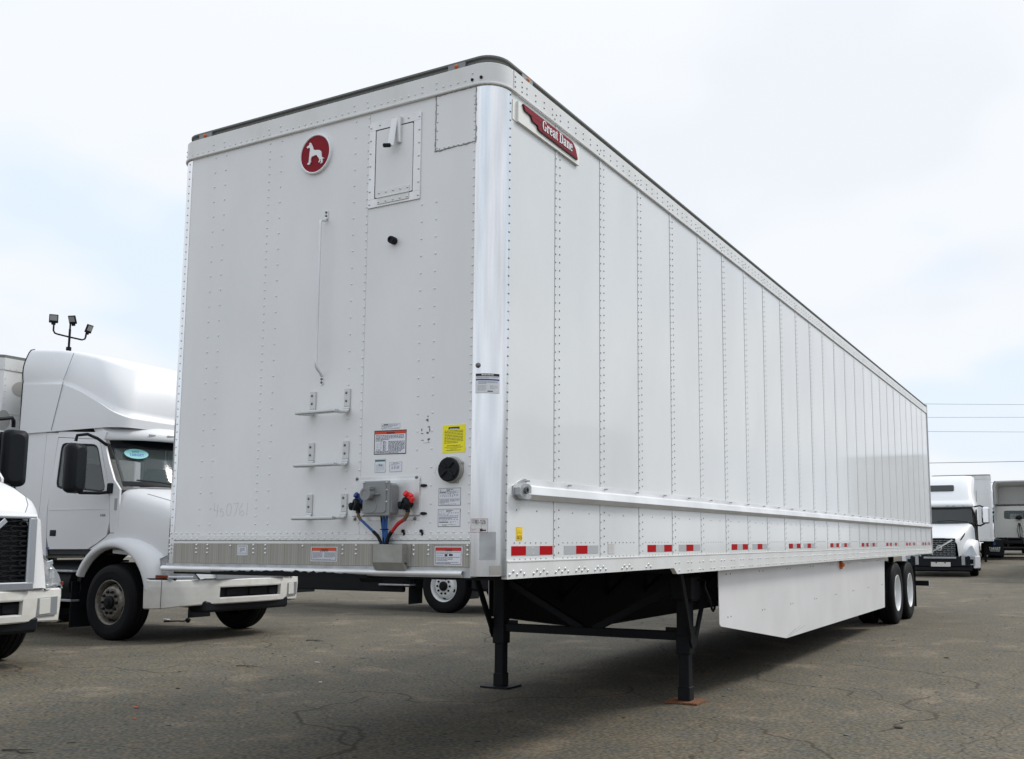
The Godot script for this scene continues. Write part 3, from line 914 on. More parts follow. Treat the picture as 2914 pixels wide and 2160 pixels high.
	part("hatch_door", mb, M.front_paint, hd)
	mb = MB.new()
	mb.box(Vector3(.578, 3.345, .008), Vector3(.234, .040, .004), .001)
	mb.box(Vector3(.578, 3.298, .0105), Vector3(.234, .036, .004), .001)
	mb.cyl(Vector3(.461, 3.321, .012), Vector3(.695, 3.321, .012), .005, 8)
	part("hatch_hinge", mb, M.rail_paint, hd)
	mb = MB.new()
	mb.box(Vector3(.618, 3.71, .016), Vector3(.028, .16, .02), .003)
	mb.bar(Vector3(.588, 3.785, .022), Vector3(.585, 3.60, .052), .045, .005, Vector3.BACK)
	mb.bar(Vector3(.588, 3.785, .022), Vector3(.588, 3.80, .006), .045, .005, Vector3.BACK)
	part("hatch_latch", mb, M.bare_aluminium, hd)
	mb = MB.new()
	mb.tube([Vector3(.585, 3.605, .06), Vector3(.578, 3.590, .10)], .0125, 12)
	part("latch_knob", mb, M.black_plastic, hd)
	bolts = MB.new()
	for q in 7:
		bolts.dome(Vector3(.399, 3.290 + q * .0795, .008), Vector3.BACK, .0075, .005); bolts.dome(Vector3(.760, 3.290 + q * .0795, .008), Vector3.BACK, .0075, .005)
	for x in [.465, .60, .68]: bolts.dome(Vector3(x, 3.775, .008), Vector3.BACK, .0075, .005)
	for q in 5:
		bolts.dome(Vector3(.472 + .053 * q, 3.35, .010), Vector3.BACK, .0075, .005); bolts.dome(Vector3(.472 + .053 * q, 3.294, .0125), Vector3.BACK, .0075, .005)
	part("hatch_bolts", bolts, M.rivet_metal, hd)
	# --- riveted patch
	var pt := holder("repair_patch", t)
	mb = MB.new()
	mb.prism(pv([.880, 3.535, 1.152, 3.535, 1.150, 3.868, .880, 3.868]), .0, .003)
	part("patch_sheet", mb, M.front_paint, pt)
	mb = MB.new()
	for run in [[.874, 3.866, .874, 3.530], [.872, 3.532, 1.156, 3.538], [1.156, 3.532, 1.154, 3.866], [.88, 3.8635, 1.15, 3.8635]]:
		var pts := []
		for q in 19:
			var p := Vector3(lerpf(run[0], run[2], q / 18.0), lerpf(run[1], run[3], q / 18.0), .002)
			pts.append(p + Vector3(rr.randf_range(-.0028, .0028), rr.randf_range(-.0028, .0028), 0))
		for q in 18:
			mb.tube([pts[q], pts[q + 1]], rr.randf_range(.0022, .0048), 6)
	part("sealant_bead", mb, M.sealant, pt)
	bolts = MB.new()
	for q in 6: bolts.dome(Vector3(.887, 3.55 + q * .052, .003), Vector3.BACK, .006, .004); bolts.dome(Vector3(1.146, 3.56 + q * .05, .003), Vector3.BACK, .006, .004)
	for q in 8: bolts.dome(Vector3(.905 + q * .033, 3.543, .003), Vector3.BACK, .006, .004)
	part("patch_rivets", bolts, M.rivet_metal, pt)
	# --- grab bar, knob, steps
	var gb := holder("grab_bar", t)
	mb = MB.new()
	mb.tube([Vector3(.062, 3.262, .006), Vector3(.062, 3.243, .02), Vector3(.062, 3.237, .045), Vector3(.062, 3.225, .054), Vector3(.062, 3.20, .055), Vector3(.064, 2.36, .055), Vector3(.064, 2.335, .053), Vector3(.066, 2.315, .04), Vector3(.067, 2.298, .018), Vector3(.067, 2.28, .006)], .0085, 10)
	part("bar", mb, M.bare_aluminium, gb)
	mb = MB.new()
	mb.prism(rrect(.049, 3.25, .075, 3.312, .011), 0, .006); mb.prism(rrect(.054, 2.228, .080, 2.29, .011), 0, .006)
	part("mount_plates", mb, M.bare_aluminium, gb)
	bolts = MB.new()
	for p in [Vector3(.061, 3.298, .006), Vector3(.061, 3.276, .006), Vector3(.067, 2.262, .006), Vector3(.067, 2.242, .006)]: bolts.dome(p, Vector3.BACK, .0085, .007)
	part("mount_bolts", bolts, M.bolt_steel, gb)
	mb = MB.new()
	mb.lathe([Vector2(.021, 0), Vector2(.0225, .012), Vector2(.0225, .034), Vector2(.0205, .042), Vector2(.012, .042), Vector2(.011, .036), Vector2(0, .036)], 20, Transform3D(Basis(Vector3.RIGHT, Vector3.BACK, Vector3.DOWN), Vector3(.592, 3.04, 0)), true)
	part("rubber_plug", mb, M.black_plastic, t)
	for q in 3:
		var sy: float = [2.190, 1.880, 1.572][q]
		var st := holder("step", t)
		mb = MB.new()
		for x in [.004, .272]:
			var arc := [Vector3(x, sy, .005), Vector3(x, sy - .108, .005), Vector3(x, sy - .124, .009), Vector3(x, sy - .138, .02), Vector3(x, sy - .145, .036), Vector3(x, sy - .147, .11)]
			for i in 5: mb.bar(arc[i], arc[i + 1], .044, .012, Vector3.BACK if i < 3 else Vector3.UP, .003)
		part("step_arms", mb, M.step_metal, st)
		mb = MB.new()
		mb.box(Vector3(.138, sy - .145, .112), Vector3(.312, .020, .044), .006)
		part("rung", mb, M.step_metal, st)
		bolts = MB.new()
		for x in [.0, .268]:
			for e in [.026, .074]: bolts.dome(Vector3(x, sy - e, .009), Vector3.BACK, .009, .007)
		part("step_bolts", bolts, M.bolt_steel, st)
	# --- connector plate
	var cp := holder("connector_plate", t)
	mb = MB.new()
	mb.box(Vector3(.577, 1.536, .0015), Vector3(.482, .25, .003), .0005)
	mb.prism(pv([.337, 1.441, .8165, 1.441, .8165, 1.638, .337, 1.638]), .003, .012)
	mb.quad(Vector3(.337, 1.638, .012), Vector3(.8165, 1.638, .012), Vector3(.8165, 1.646, .003), Vector3(.337, 1.646, .003))
	mb.quad(Vector3(.337, 1.441, .012), Vector3(.8165, 1.441, .012), Vector3(.8165, 1.432, .003), Vector3(.337, 1.432, .003))
	part("plate", mb, M.bare_aluminium, cp)
	bolts = MB.new()
	for p in [[.362, 1.653], [.79, 1.649], [.355, 1.422], [.785, 1.420]]: bolts.dome(Vector3(p[0], p[1], .003), Vector3.BACK, .0105, .008)
	part("plate_bolts", bolts, M.bolt_steel, cp)
	var cb := holder("connector_box", t)
	mb = MB.new()
	mb.box(Vector3(.592, 1.53, .052), Vector3(.176, .175, .075), .012)
	mb.box(Vector3(.584, 1.532, .095), Vector3(.19, .198, .018), .006)
	mb.prism(rrect(.505, 1.452, .662, 1.615, .02), .103, .110)
	part("housing", mb, M.box_grey, cb)
	mb = MB.new()
	mb.lathe([Vector2(.032, 0), Vector2(.032, .04), Vector2(.036, .042), Vector2(.036, .052), Vector2(.024, .052), Vector2(.023, .049), Vector2(0, .049)], 24, Transform3D(Basis(Vector3.RIGHT, Vector3.BACK, Vector3.DOWN), Vector3(.553, 1.556, .105)), true)
	mb.box(Vector3(.598, 1.555, .118), Vector3(.05, .006, .02), .001)
	mb.box(Vector3(.575, 1.588, .135), Vector3(.018, .02, .04), .003)
	part("socket_lid", mb, M.box_grey, cb)
	mb = MB.new()
	mb.lathe([Vector2(.034, .110), Vector2(.034, .1125), Vector2(0, .1125)], 24, Transform3D(Basis(Vector3.RIGHT, Vector3.BACK, Vector3.DOWN), Vector3(.565, 1.487, 0)), true)
	part("blank_cover", mb, M.box_grey, cb)
	bolts = MB.new()
	for p in [[.500, 1.621], [.664, 1.619], [.664, 1.578], [.664, 1.512], [.500, 1.442]]: bolts.dome(Vector3(p[0], p[1], .104), Vector3.BACK, .007, .006)
	part("cover_screws", bolts, M.galvanized, cb)
	for gl in [["blue", .408, -.02, M.gladhand_blue], ["red", .762, .03, M.gladhand_red]]:
		var g := holder("gladhand", t)
		g.set_meta("label", gl[0] + " air coupling beside the grey box")
		mb = MB.new()
		mb.lathe([Vector2(.018, 0), Vector2(.018, .045), Vector2(.0, .045)], 16, facing(Vector3.BACK, Vector3(gl[1], 1.50, .012)), true)
		mb.lathe([Vector2(.036, .0), Vector2(.036, .018), Vector2(.031, .026), Vector2(.018, .027), Vector2(.016, .018), Vector2(0, .018)], 24, facing(Vector3(-.55, .1, .83).normalized(), Vector3(gl[1], 1.502, .045)), true)
		mb.lathe([Vector2(.02, 0), Vector2(.024, .01), Vector2(.02, .02), Vector2(0, .021)], 16, facing(Vector3(-.9, -.2, .4).normalized(), Vector3(gl[1] - .036, 1.495, .045)), true)
		mb.tube([Vector3(gl[1] + .0, 1.49, .04), Vector3(gl[1] + .004, 1.455, .045)], .013, 10)
		part("coupling", mb, M.black_plastic, g)
		mb = MB.new()
		mb.box(Vector3(gl[1] + .018, 1.543, .05), Vector3(.045, .036, .03), .008, Basis(Vector3.BACK, -.5 if gl[2] > 0 else -.2))
		mb.box(Vector3(gl[1] + .034, 1.523, .05), Vector3(.026, .034, .024), .006, Basis(Vector3.BACK, -.5))
		mb.lathe([Vector2(.017, 0), Vector2(.017, .02), Vector2(.009, .022), Vector2(0, .015)], 14, facing(Vector3(-.3, .5, .8).normalized(), Vector3(gl[1] + .008, 1.55, .055)), true)
		part("coloured_body", mb, gl[3], g)
	mb = MB.new()
	mb.tube([Vector3(.412, 1.457, .045), Vector3(.416, 1.435, .045), Vector3(.432, 1.415, .043)], .009, 10)
	mb.tube([Vector3(.766, 1.457, .045), Vector3(.76, 1.435, .045), Vector3(.742, 1.412, .044)], .011, 10)
	part("hose_fittings", mb, M.brass, t)
	var hz := func(pts: Array, r: float, m: Material, nm: String):
		var c := Curve3D.new()
		for i in pts.size():
			var d: Vector3 = (pts[mini(i + 1, pts.size() - 1)] - pts[maxi(i - 1, 0)]) / 6.0
			c.add_point(pts[i], -d, d)
		var out := []
		for k in 17: out.append(c.sample_baked(c.get_baked_length() * k / 16.0, true))
		var b := MB.new()
		b.tube(out, r, 10)
		part(nm, b, m, t)
	hz.call([Vector3(.430, 1.418, .043), Vector3(.475, 1.385, .042), Vector3(.522, 1.348, .038)], .0075, M.hose_blue, "blue_hose")
	hz.call([Vector3(.520, 1.350, .038), Vector3(.556, 1.318, .036), Vector3(.584, 1.268, .034)], .0095, M.black_plastic, "hose_sleeve")
	hz.call([Vector3(.744, 1.415, .044), Vector3(.70, 1.39, .046), Vector3(.655, 1.345, .044)], .0105, M.hose_red, "red_hose")
	hz.call([Vector3(.658, 1.349, .044), Vector3(.632, 1.318, .042), Vector3(.615, 1.268, .04)], .0118, M.black_plastic, "hose_sleeve")
	for q in 3: hz.call([Vector3(.592 + q * .013, 1.44, .04 + .01 * (q % 2)), Vector3(.590 + q * .012, 1.37, .04), Vector3(.596 + q * .013, 1.265, .034)], .0068, M.hose_blue, "blue_cable")
	hz.call([Vector3(.578, 1.44, .045), Vector3(.585, 1.37, .04), Vector3(.602, 1.265, .04)], .0045, M.black_plastic, "black_cable")
	box_part("cable_tie", t, M.black_plastic, .580, .622, 1.358, 1.364, .028, .052)
	mb = MB.new()
	mb.prism(pv([.04, 1.278, .052, 1.278, .052, 1.178, .028, 1.136, .0042, 1.136, .0042, 1.15, .04, 1.18]), -.742, -.528, Transform3D(Basis(Vector3.BACK, Vector3.UP, Vector3.LEFT), Vector3.ZERO))
	mb.box(Vector3(.752, 1.218, .0085), Vector3(.024, .122, .008), .001)
	mb.box(Vector3(.740, 1.228, .03), Vector3(.003, .10, .05))
	mb.box(Vector3(.529, 1.228, .03), Vector3(.003, .10, .05))
	part("cable_tray", mb, M.tray_metal, t)
	for p in [[.845, 1.603, 0], [.847, 1.448, 0], [.706, 1.348, 1], [.832, 1.347, 1]]:
		mb = MB.new()
		if p[2] == 0:
			mb.box(Vector3(p[0] - .006, p[1], .007), Vector3(.03, .016, .014), .004); mb.dome(Vector3(p[0] + .012, p[1], .004), Vector3.BACK, .007, .006)
		else:
			mb.box(Vector3(p[0], p[1] + .004, .008), Vector3(.02, .018, .016), .005); mb.box(Vector3(p[0] + .006, p[1] - .012, .005), Vector3(.012, .02, .01), .003)
		part("cable_clip", mb, M.black_plastic, t)
	# --- air vent
	var av := holder("round_vent", t)
	var VY := Transform3D(Basis(Vector3.RIGHT, Vector3.BACK, Vector3.DOWN), Vector3(1.033, 1.684, 0))
	mb = MB.new()
	mb.lathe([Vector2(.074, 0), Vector2(.074, .008), Vector2(.068, .012), Vector2(.066, .028), Vector2(0, .028)], 40, VY, true)
	for q in 4: mb.box(Vector3(1.033 + cos(.5 + q * PI / 2) * .074, 1.684 + sin(.5 + q * PI / 2) * .074, .006), Vector3(.016, .016, .012), .003)
	part("vent_ring", mb, M.tray_metal, av)
	mb = MB.new()
	mb.lathe([Vector2(.062, .028), Vector2(.066, .034), Vector2(.066, .046), Vector2(.06, .052), Vector2(0, .049)], 40, VY, true)
	for q in 4:
		var a := PI / 4 + q * PI / 2
		mb.bar(Vector3(1.033 + cos(a) * .012, 1.684 + sin(a) * .012, .052), Vector3(1.033 + cos(a) * .056, 1.684 + sin(a) * .056, .055), .011, .012, Vector3.BACK, .003)
	part("vent_cap", mb, M.black_plastic, av)
	mb = MB.new()
	mb.tube([Vector3(.965, 1.65, .05), Vector3(.955, 1.668, .058), Vector3(.972, 1.70, .06), Vector3(.985, 1.715, .055)], .0012, 5)
	part("vent_wire", mb, M.chrome, av)
	# --- stickers on the front
	var ink := Color(.22, .23, .28)
	var dark := Color(.10, .11, .13)
	var paper := Color(.86, .87, .90)
	var Q: Callable = func(nm: String, tex: Texture2D, x0: float, x1: float, y0: float, y1: float, tilt := 0.0, z := .0):
		sticker(nm, print_mat(tex), t, Vector3(x0, y1, z), Vector3(x1, y1 + tilt, z), Vector3(x1, y0 + tilt, z), Vector3(x0, y0, z))
	Q.call("small_warning_label", print_tex(256, 64, paper, ink, 2, [[.03, .3, .06, .35, Color(.6, .6, .62)], [.11, .14, .26, .2, dark]], [[.42, .16, .5, 1, .2, .1, ink, .02], [.11, .40, .75, 1, .2, .12, ink, .02], [.11, .62, .5, 1, .2, .12, ink, .02], [.04, .84, .2, 1, .1, .06, ink, .01], [.7, .84, .24, 1, .1, .06, ink, .01]], 11), .530, .664, 1.936, 1.966, -.003)
	Q.call("wiring_label", print_tex(320, 200, paper, dark, 7, [[.022, .035, .956, .125, Color(.80, .22, .05)]], [[.05, .20, .88, 4, .055, .03, ink, .012], [.05, .42, .22, 1, .05, .03, ink, .012], [.28, .46, .1, 8, .05, .03, dark, .02], [.45, .46, .5, 8, .05, .03, ink, .012], [.05, .91, .72, 1, .05, .03, ink, .012], [.05, .86, .8, 1, .05, .03, ink, .012], [.21, .47, .02, 7, .055, .03, ink, .02], [.08, .55, .1, 4, .08, .02, Color(.5, .5, .54), .02], [.08, .80, .12, 1, .05, .03, ink, .02]], 12), .479, .711, 1.790, 1.928, -.004)
	words("warning_lettering", "WARNING", M.sans_bold, .0135, .0003, M.ink_black, t, Transform3D(Basis(), Vector3(.598, 1.9095, .0022)), .9)
	Q.call("teal_label", print_tex(96, 120, paper, Color(.3, .45, .45), 2, [[.04, .07, .92, .13, Color(.13, .36, .34)]], [[.12, .42, .78, 8, .065, .03, Color(.5, .56, .56), .02]], 13), .488, .566, 1.686, 1.763)
	words("label_handwriting", "N/A", M.sans, .017, .0003, M.ink_black, t, Transform3D(Basis(Vector3.BACK, -.1), Vector3(.530, 1.7275, .0022)), 1.0)
	Q.call("table_label", print_tex(120, 88, paper, dark, 2, [[.02, .36, .96, .02, dark]], [[.3, .08, .4, 1, .1, .05, ink, .02], [.14, .18, .7, 2, .07, .04, ink, .02], [.18, .46, .14, 5, .06, .04, ink, .02], [.38, .46, .14, 5, .06, .04, ink, .02], [.58, .46, .22, 5, .06, .04, ink, .02]], 14), .595, .684, 1.686, 1.7425)
	Q.call("yellow_notice", print_tex(200, 200, Color(.96, .91, .0), Color(.96, .91, .0), 0, [[.26, .075, .48, .085, Color(.05, .05, .05)]], [[.09, .20, .82, 9, .054, .026, Color(.22, .21, .04), .014], [.2, .73, .6, 1, .05, .026, Color(.14, .13, .03), .014], [.1, .785, .82, 1, .04, .018, Color(.26, .25, .04), .012], [.18, .825, .66, 1, .04, .018, Color(.26, .25, .04), .012], [.35, .865, .3, 1, .04, .018, Color(.26, .25, .04), .012], [.17, .905, .66, 1, .04, .02, Color(.2, .19, .04), .012]], 15), .9615, 1.114, 1.778, 1.932)
	words("notice_lettering", "IMPORTANT NOTICE", M.sans_bold, .0085, .0003, M.enamel_white, t, Transform3D(Basis(), Vector3(1.038, 1.9095, .0022)), .72)
	Q.call("plate_label", print_tex(200, 130, paper, dark, 3, [[.03, .26, .32, .045, dark], [.0, .60, 1, .012, ink]], [[.36, .07, .32, 2, .065, .04, dark, .015], [.06, .09, .14, 2, .05, .025, ink, .02], [.06, .18, .86, 2, .05, .03, ink, .03], [.4, .27, .5, 2, .05, .03, ink, .03], [.08, .38, .84, 3, .055, .03, ink, .05], [.05, .65, .44, 5, .05, .028, ink, .012], [.53, .65, .42, 3, .05, .028, ink, .012], [.1, .91, .7, 1, .05, .03, dark, .02]], 16), .942, 1.090, 1.489, 1.585)
	Q.call("plate_label", print_tex(200, 130, paper, dark, 3, [[.05, .73, .42, .05, dark]], [[.36, .07, .32, 2, .065, .04, dark, .015], [.06, .1, .22, 1, .05, .025, ink, .02], [.06, .22, .86, 2, .08, .035, ink, .05], [.06, .38, .86, 1, .05, .035, ink, .03], [.05, .46, .84, 3, .045, .025, ink, .01], [.06, .60, .86, 2, .06, .03, ink, .05], [.55, .72, .25, 2, .06, .03, ink, .05], [.2, .88, .6, 2, .05, .028, dark, .02]], 17), .940, 1.089, 1.374, 1.471)
	Q.call("orange_warning_label", print_tex(256, 144, Color(.78, .79, .82), paper, 5, [[.035, .06, .93, .88, dark], [.05, .08, .90, .19, Color(.85, .30, .04)], [.05, .28, .90, .63, Color(.78, .79, .82)]], [[.35, .31, .3, 1, .06, .04, ink, .02], [.08, .40, .36, 8, .05, .025, ink, .012], [.52, .40, .40, 7, .05, .025, ink, .012], [.08, .86, .7, 1, .05, .025, ink, .012]], 18), .0275, .2315, 1.178, 1.2625, 0, .0042)
	words("warning_lettering", "WARNING", M.sans_bold, .012, .0003, M.ink_black, t, Transform3D(Basis(), Vector3(.134, 1.2435, .0064)), .95)
	Q.call("red_danger_label", print_tex(256, 144, paper, paper, 4, [[.03, .05, .94, .9, dark], [.045, .075, .91, .15, Color(.78, .12, .07)], [.045, .235, .91, .69, Color(.84, .85, .88)], [.37, .40, .10, .13, Color(.15, .15, .15)], [.52, .40, .14, .11, Color(.15, .15, .15)]], [[.07, .28, .84, 2, .07, .028, ink, .012], [.07, .45, .25, 1, .07, .028, ink, .012], [.07, .55, .84, 2, .055, .028, ink, .012], [.07, .68, .6, 2, .055, .028, ink, .012], [.07, .82, .8, 2, .05, .028, ink, .012]], 19), .9255, 1.109, 1.1645, 1.2665, 0, .0042)
	words("danger_lettering", "DANGER", M.sans_bold, .0115, .0003, M.ink_black, t, Transform3D(Basis(), Vector3(1.02, 1.2465, .0064)), .95)
	Q.call("mesh_notice_label", print_tex(96, 80, Color(.80, .81, .84), paper, 4, [[.07, .08, .86, .84, ink], [.09, .1, .82, .8, Color(.80, .81, .84)]], [[.18, .16, .64, 1, .1, .06, ink, .04], [.25, .32, .5, 4, .1, .06, ink, .02], [.12, .78, .76, 1, .1, .05, ink, .03]], 20), -.578, -.490, 1.209, 1.273, 0, .0042)
	# --- scuffs and pencilled number
	mb = MB.new()
	for s in [[.858, 1.99, .008, .012], [.852, 1.970, .022, .012], [.858, 1.968, .012, .02], [.817, 1.915, .010, .022], [.872, 1.912, .009, .034], [.864, 1.930, .016, .008], [.820, 1.895, .022, .008], [.858, 1.897, .022, .014], [.866, 1.862, .022, .012], [.862, 1.858, .010, .014], [.822, 1.857, .022, .006], [.868, 1.845, .014, .006], [.845, 1.841, .062, .0025], [.871, 1.930, .006, .012]]:
		var poly := PackedVector2Array()
		for k in 9: poly.append(Vector2(s[0] + cos(TAU * k / 9) * s[2] * .5 * rr.randf_range(.6, 1.1), s[1] + sin(TAU * k / 9) * s[3] * .5 * rr.randf_range(.5, 1.1)))
		mb.prism(poly, 0, .0008)
	part("scuff_marks", mb, M.bolt_steel, t)
	mb = MB.new()
	var strokes := [[0, 1, .0, .45, .28, .42], [.2, .95, .17, 0], [.55, .55, .38, .6, .36, .35, .5, .38, .58, .2, .5, .02, .36, .05], [.9, .95, .76, .85, .72, .4, .82, .05, .95, .1, 1.02, .5, .98, .85, .9, .95], [1.12, .92, 1.42, 1.0, 1.22, .02], [1.68, .95, 1.5, .55, 1.52, .15, 1.68, .0, 1.78, .25, 1.66, .42, 1.54, .25], [1.95, 1.0, 1.93, .05]]
	for s in strokes:
		var pts := []
		for i in range(0, s.size(), 2): pts.append(Vector3(-.80 + s[i] * .148, 1.449 + s[i + 1] * .085, .0006))
		for i in pts.size() - 1: mb.bar(pts[i], pts[i + 1], .0022, .0005, Vector3.BACK)
	part("pencilled_number", mb, M.pencil, t)
	# --- underneath
	box_part("coupler_plate", t, M.black_steel, -1.22, 1.22, 1.085, 1.10, -.06, -2.4)
	box_part("floor", t, M.black_steel, -1.27, 1.27, 1.13, 1.15, -.1, -16.0)
	for i in 30: box_part("crossmember", t, M.black_steel, -1.25, 1.25, 1.045, 1.13, -2.6 - i * .45, -2.65 - i * .45)
	landing_gear(t)
	var sus := holder("suspension", t)
	mb = MB.new()
	for s in [-1.0, 1.0]:
		mb.box(Vector3(s * .52, .99, -12.9), Vector3(.1, .2, 3.2), .01)
		for z in [-12.22, -13.44]:
			mb.box(Vector3(s * .52, .72, z + .25), Vector3(.12, .34, .14), .02); mb.bar(Vector3(s * .52, .58, z + .3), Vector3(s * .52, .5, z - .25), .1, .12)
			mb.cyl(Vector3(s * .52, .58, z - .2), Vector3(s * .52, .95, z - .2), .12, 14)
	part("slider_frame", mb, M.black_steel, sus)
	mb = MB.new()
	for z in [-12.22, -13.44]: mb.cyl(Vector3(-1.0, .4925, z), Vector3(1.0, .4925, z), .065, 12)
	part("axles", mb, M.black_steel, sus)
	for z in [-12.22, -13.44]:
		for s in [1.0, -1.0]:
			wheel_on_x(t, Vector3(s * 1.132, gy(1.2, z) + .497 + TILT * z, z), s)
	for s in [1.0, -1.0]:
		mb = MB.new()
		mb.box(Vector3(s * .95, .44, -14.16), Vector3(.6, .66, .01), .003)
		mb.box(Vector3(s * .95, .80, -14.16), Vector3(.62, .05, .03))
		part("mud_flap", mb, M.black_plastic, t)
	mb = MB.new()
	mb.box(Vector3(0, .455, -16.0), Vector3(2.44, .1, .1), .01)
	part("rear_guard", mb, M.black_steel, t)
	mb = MB.new()
	for s in [-.5, .5]: mb.box(Vector3(s, .78, -15.97), Vector3(.1, .6, .08), .01)
	part("guard_posts", mb, M.black_steel, t)
	mb = MB.new()
	for s in [-1.0, 1.0]: mb.box(Vector3(s * 1.222, .455, -16.0), Vector3(.006, .1, .1))
	part("guard_ends", mb, M.galvanized, t)
	mb = MB.new()
	for s in [-1.0, 1.0]: mb.box(Vector3(s * (W - .035), 2.55, -16.03), Vector3(.1, 3.02, .06), .006)
	mb.box(Vector3(0, 1.09, -16.03), Vector3(2.6, .16, .07), .006)
	mb.box(Vector3(0, 3.96, -16.03), Vector3(2.6, .2, .07), .006)
	part("rear_frame", mb, M.galvanized, t)
	for s in [-1.0, 1.0]: box_part("rear_door", t, M.side_paint, s * .01, s * 1.2, 1.17, 3.86, -16.0, -16.04, .004)

func wheel_on_x(parent: Node, at: Vector3, s: float):
	wheel(parent, at, 1.0, "deep", true)
	var w: Node3D = parent.get_child(parent.get_child_count() - 1)
	w.rotation.y = PI / 2 * s

func landing_gear(t: Node):
	var lg := holder("landing_gear", t)
	var z := -3.6
	var gnd := gy(.9, z) + TILT * z
	for s in [-1.0, 1.0]:
		var x: float = s * .945
		var mb := MB.new()
		mb.box(Vector3(x, .77, z), Vector3(.12, .60, .11), .008)
		mb.box(Vector3(x, .405, z), Vector3(.128, .16, .118), .006)
		mb.box(Vector3(x, .20, z), Vector3(.096, .46, .09), .006)
		mb.box(Vector3(x, gnd + .075, z), Vector3(.112, .12, .104), .006)
		part("leg", mb, M.black_steel, lg)
		mb = MB.new()
		mb.prism(pv([-.15, -.13, .15, -.13, .15, .13, -.15, .13]), 0, .014, Transform3D(Basis(Vector3.RIGHT, Vector3.BACK, Vector3.UP) * Basis(Vector3.BACK, .0), Vector3(x, gnd + .004, z)))
		part("foot_plate", mb, M.rusty_plate if s > 0 else M.black_steel, lg, "rusty foot plate" if s > 0 else "")
		for e in [-1.0, 1.0]:
			mb = MB.new()
			mb.bar(Vector3(x + s * .08, .48, z + e * .05), Vector3(x + s * .10, 1.04, z + e * .34), .06, .02, Vector3.RIGHT)
			part("leg_brace", mb, M.black_steel, lg)
		mb = MB.new()
		mb.prism(pv([-.10, .10, .10, .10, .08, -.02, .04, -.08, -.04, -.08, -.08, -.02]), -.006, .006, Transform3D(Basis(Vector3(0, 0, -1), Vector3.UP, Vector3.RIGHT), Vector3(x + s * .08, .46, z)))
		part("gusset", mb, M.black_steel, lg)
		mb = MB.new()
		mb.box(Vector3(x - s * .12, .50, z), Vector3(.12, .09, .02))
		part("brace_plate", mb, M.black_steel, lg)
	var mb := MB.new()
	mb.box(Vector3(0, .475, z), Vector3(1.8, .075, .07), .004)
	part("cross_bar", mb, M.black_steel, lg)
	for s in [-1.0, 1.0]:
		mb = MB.new()
		mb.bar(Vector3(s * .06, .50, z), Vector3(s * .86, .90, z - .02), .06, .06, Vector3.BACK)
		part("diagonal_brace", mb, M.black_steel, lg)
	mb = MB.new()
	mb.tube([Vector3(1.02, .96, z - .02), Vector3(1.12, .955, z - .02), Vector3(1.135, .94, z), Vector3(1.14, .90, z + .02), Vector3(1.14, .78, z - .10), Vector3(1.14, .70, z - .15), Vector3(1.14, .685, z - .18), Vector3(1.14, .70, z - .21), Vector3(1.14, .88, z - .30)], .011, 8)
	part("crank_handle", mb, M.black_steel, lg)
	box_part("gear_box", lg, M.black_steel, .84, 1.06, .78, 1.0, z - .09, z + .09, .02)

# ------------------------------------------------------------------ day cab tractor (x forward from the front axle, z to its right)
func lean(y: float) -> float:
	return 1.2 - .055 * clampf((y - 2.0) / .85, 0.0, 1.2)

func skin(mb: MB, outer: Array, inner: Array, s: float, thick := .03):      # a flat ring bent to the cab's side
	var rows := []
	for lp in [outer, inner]:
		var r := []
		for p in lp: r.append(Vector3(p.x, p.y, s * lean(p.y)))
		rows.append(r)
	mb.loft(rows, 2, true)
	for lp in rows:
		var b := []
		for p in lp: b.append(p - Vector3(0, 0, s * thick))
		mb.loft([lp, b], -1, true)

func side_poly(mb: MB, pts: Array, s: float, thick := .03):
	var poly := pv(pts)
	var idx := Geometry2D.triangulate_polygon(poly)
	for i in range(0, idx.size(), 3):
		var q := []
		for k in 3: q.append(Vector3(poly[idx[i + k]].x, poly[idx[i + k]].y, s * lean(poly[idx[i + k]].y)))
		mb.out3(q[0], q[1], q[2], (q[0] + q[1] + q[2]) / 3.0 - Vector3(0, 0, s))
	for i in poly.size():
		var a := Vector3(poly[i].x, poly[i].y, s * lean(poly[i].y))
		var p2 := poly[(i + 1) % poly.size()]
		var b := Vector3(p2.x, p2.y, s * lean(p2.y))
		mb.quad(a, b, b - Vector3(0, 0, s * thick), a - Vector3(0, 0, s * thick))

func rounded(pts: Array, r: float) -> Array:      # four corners -> four sides, each a polyline with half an arc at both ends
	var sides := []
	for i in 4:
		var a: Vector2 = pts[i]
		var b: Vector2 = pts[(i + 1) % 4]
		var pa: Vector2 = pts[(i + 3) % 4]
		var nb: Vector2 = pts[(i + 2) % 4]
		var o := []
		for k in [2, 3, 4]:
			var t: float = k / 4.0
			var p0 := a + (pa - a).normalized() * r
			var p2 := a + (b - a).normalized() * r
			o.append(p0.lerp(a, t).lerp(a.lerp(p2, t), t))
		for k in [0, 1, 2]:
			var t: float = k / 4.0
			var p0 := b + (a - b).normalized() * r
			var p2 := b + (nb - b).normalized() * r
			o.append(p0.lerp(b, t).lerp(b.lerp(p2, t), t))
		sides.append(o)
	return sides

func loops(outer_sides: Array, inner_sides: Array, n := 10) -> Array:
	var o := []
	var i := []
	for k in 4:
		o.append_array(along(outer_sides[k], n)); i.append_array(along(inner_sides[k], n))
	return [o, i]

